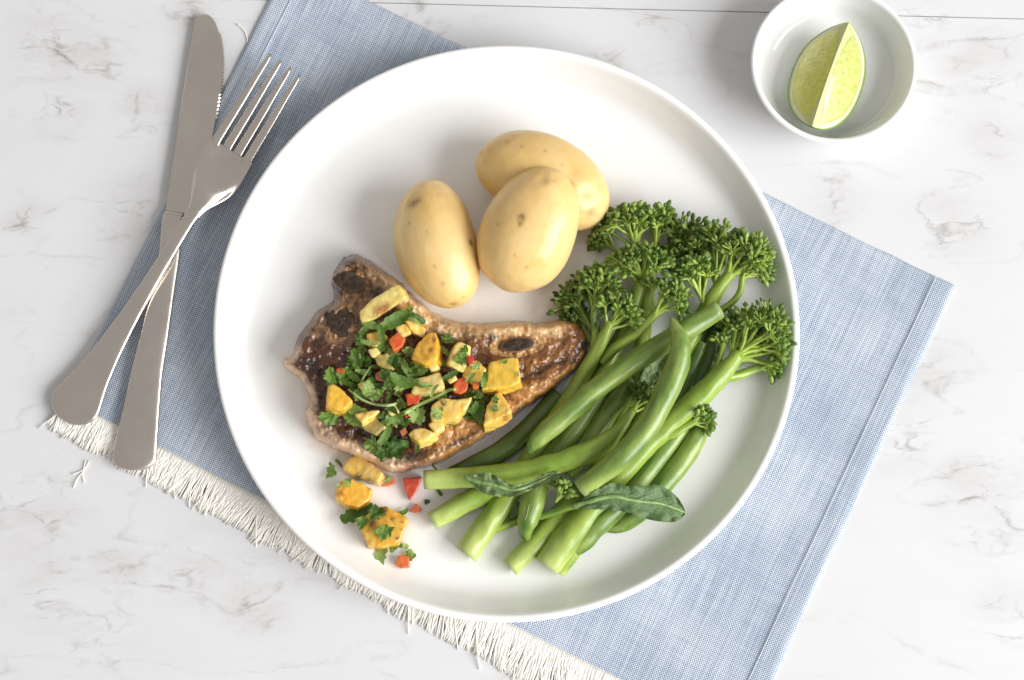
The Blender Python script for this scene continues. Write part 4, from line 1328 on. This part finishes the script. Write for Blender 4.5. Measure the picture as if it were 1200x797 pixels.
for i, (x, y) in enumerate(bed):
    near = sorted(marks, key=lambda m_: math.hypot(m_[0][0] - x, m_[0][1] - y))
    (mx, my), nm = near[0]
    side = ('right of' if x > mx else 'left of') if abs(x - mx) > abs(y - my) else ('below' if y > my else 'above')
    for other in near[1:]:
        lab = ('light' if i % 3 == 0 else 'dark') + ' coriander scrap ' + side + ' ' + nm + ' towards ' + other[1]
        if lab not in seen and len(lab.split()) <= 16:
            break
    seen.add(lab)
    herb(x, y, random.uniform(7, 11), random.uniform(0, 360), random.choice(('leaf', 'leaf', 'strip')), .0018, i % 3 == 0, lab, seed=100 + i, tip=.6)
# the leaves one can pick out
big = [
    (462, 376, 17, 30, 'strip', .003, False, 'long dark coriander strip across the lower end of the longest pineapple wedge'),
    (434, 381, 12, 160, 'strip', .003, True, 'bright coriander strip at the lower left corner of the longest pineapple wedge'),
    (478, 366, 9, 60, 'leaf', .002, True, 'pale frilly coriander leaf touching the right end of the longest wedge'),
    (490, 374, 9, -30, 'strip', .003, False, 'mid green coriander strip above the flat pineapple strip'),
    (424, 398, 12, 250, 'leaf', .002, False, 'dark coriander leaf hanging towards the lower bone disc'),
    (450, 404, 13, 40, 'strip', .003, False, 'dark coriander strip left of the red pepper square'),
    (388, 440, 15, 110, 'leaf', .002, False, 'broad coriander leaf at the left edge of the heap'),
    (404, 442, 13, 20, 'leaf', .002, False, 'dark coriander leaf above the left orange chunk'),
    (418, 423, 14, 100, 'leaf', .003, False, 'dark upright coriander leaf at the upper left of the heap'),
    (436, 462, 12, 20, 'leaf', .004, True, 'pale coriander leaf in the left middle of the heap'),
    (456, 452, 9, 80, 'leaf', .004, True, 'very pale small coriander leaf left of the red pepper piece'),
    (476, 432, 14, -60, 'strip', .004, True, 'large pale coriander strip standing in the heap middle'),
    (494, 432, 16, 25, 'strip', .004, True, 'pale shiny coriander strip below the deep orange chunk'),
    (496, 440, 15, 10, 'leaf', .001, False, 'dark ridged coriander leaf under the pale shiny strip'),
    (472, 448, 16, -15, 'strip', .003, False, 'dark coriander strip left of the middle pineapple chunk'),
    (462, 490, 14, -70, 'leaf', .004, True, 'frilled pale coriander leaf in the lower middle of the heap'),
    (452, 490, 11, 250, 'leaf', .004, False, 'frilled coriander leaf with narrow lobes at the lower left middle'),
    (418, 482, 18, -25, 'strip', .003, True, 'bright coriander strip over the left orange chunk and its neighbour'),
    (387, 490, 13, 240, 'leaf', .002, False, 'dark coriander leaf hanging below the left orange chunk'),
    (412, 490, 15, -50, 'strip', .003, True, 'bright narrow coriander strip left of the triangular chunk'),
    (490, 488, 13, 60, 'leaf', .003, True, 'light coriander leaf right of the lower red scrap'),
    (436, 522, 13, 150, 'leaf', .002, True, 'pale frilly coriander leaf on the dark crust near the chop lower edge'),
    (446, 530, 12, 200, 'leaf', .002, False, 'dark coriander leaf on the lower crust'),
    (464, 524, 20, 20, 'leaf', .002, False, 'largest pointed coriander leaf lying on the lower crust'),
    (452, 510, 14, 60, 'strip', .003, False, 'glossy coriander strip between heap and lower crust'),
    (540, 420, 10, 60, 'leaf', .0015, False, 'coriander scrap lying on the pale pineapple cube'),
    (556, 428, 8, 100, 'leaf', .0015, True, 'yellow green coriander scrap on the sprinkled chunk'),
    (551, 442, 7, 50, 'strip', .0015, True, 'light green scrap low on the sprinkled chunk'),
    (568, 444, 9, 80, 'strip', .002, False, 'curved green scrap between sprinkled chunk and square cube'),
    (552, 461, 11, -10, 'leaf', .002, False, 'dark coriander leaf beside the rounded red pepper piece'),
    (560, 482, 14, 40, 'leaf', .003, False, 'dark curled coriander leaf left of the right lower wedge'),
    (581, 468, 6, 10, 'leaf', .001, False, 'small square coriander scrap on the right lower wedge'),
    (580, 479, 6, 0, 'leaf', .001, False, 'small coriander scrap low on the right lower wedge'),
    (591, 424, 4, 30, 'leaf', .0008, False, 'tiny green fleck on the bright yellow cube'),
    (606, 437, 4, 120, 'strip', .0008, True, 'tiny green fleck at the right side of the bright yellow cube'),
    (522, 494, 12, -20, 'strip', .002, False, 'coriander strip under the chunk with char mark'),
    (539, 489, 6, 60, 'strip', .002, True, 'light green scrap at the lower right of the chunk with char mark'),
    (497, 452, 9, 0, 'strip', .0015, True, 'light green scrap on the pale middle chunk'),
    (508, 457, 8, 60, 'strip', .002, True, 'bright scrap at the right end of the pale middle chunk'),
    (490, 522, 8, 260, 'strip', .002, False, 'narrow dark scrap hanging below the lower yellow chunk'),
    (388, 552, 11, 150, 'leaf', .003, True, 'light coriander leaf left of the browned pineapple on the plate'),
    (398, 543, 6, 130, 'strip', .003, False, 'dark coriander scrap above the browned pineapple on the plate'),
    (407, 565, 7, -60, 'leaf', .002, True, 'pale frilly coriander scrap between the two upper pineapple chunks on the plate'),
    (397, 569, 4, 40, 'leaf', .002, True, 'tiny light green scrap at the left of the orange chunk on the plate'),
    (418, 602, 20, 25, 'strip', .003, False, 'long coriander strip reaching left from the charred chunk'),
    (426, 612, 10, 240, 'leaf', .003, False, 'dark coriander leaf over the upper left of the charred chunk'),
    (440, 602, 12, 20, 'leaf', .002, False, 'dark curled coriander leaf on the charred chunk top'),
    (470, 602, 9, 20, 'strip', .002, False, 'narrow coriander strip at the upper right corner of the charred chunk'),
    (449, 624, 14, 250, 'leaf', .002, False, 'broad dark coriander leaf in the middle of the charred chunk'),
    (463, 637, 11, -20, 'leaf', .002, False, 'coriander leaf at the lower right of the charred chunk'),
    (446, 652, 15, 255, 'strip', .002, True, 'bright forked coriander strip hanging below the charred chunk'),
    (476, 640, 5, 10, 'leaf', .002, True, 'tiny pale green scrap between charred chunk and lowest pepper piece'),
    (481, 652, 10, 10, 'leaf', .002, True, 'olive coriander scrap on the lowest pepper piece'),
    (455, 562, 6, 40, 'strip', .0015, True, 'light green scrap on the pinkish pepper piece'),
    (501, 588, 5, -40, 'leaf', .0006, False, 'tiny dark green fleck on bare plate right of the pepper scraps'),
    (515, 577, 5, -60, 'strip', .0006, False, 'tiny green fleck on bare plate under the level stalk'),
    (604, 512, 4, 20, 'strip', .0006, False, 'tiny green fleck at the right lower edge of the chop'),
]
for i, (x, y, s, a, k, l, p, lab) in enumerate(big):
    herb(x, y, s, a, k, l, p, lab, seed=300 + i)
def sprig(label, pts, r0, r1, col=(.34, .46, .13)):
    c = cr([P(x, y, HM[int(y), int(x)] + dz) for x, y, dz in pts], 18)
    v, f = sweep(c, np.linspace(r0, r1, 18) * MM, seg=8)
    o = mk('coriander_sprig', v, f, M['stalk'], col=np.tile(col, (len(v), 1)))
    tag(o, label, 'coriander', 'coriander stems in the salsa')
sprig('light green coriander stem slanting above the middle red pepper piece', [(474, 484, .004), (490, 475, .004), (508, 467, .003), (524, 458, .003), (533, 456, .003)], 2.6, 1.8)
sprig('thin pale coriander stem lying across the left middle of the heap', [(408, 456, .003), (424, 468, .003), (440, 474, .004), (456, 475, .003), (464, 473, .003)], 1.4, 1.9, (.45, .54, .24))
sprig('thin coriander stem rising in the upper left of the heap', [(420, 455, .003), (426, 442, .004), (434, 430, .004)], 1.5, 1.2, (.20, .34, .06))
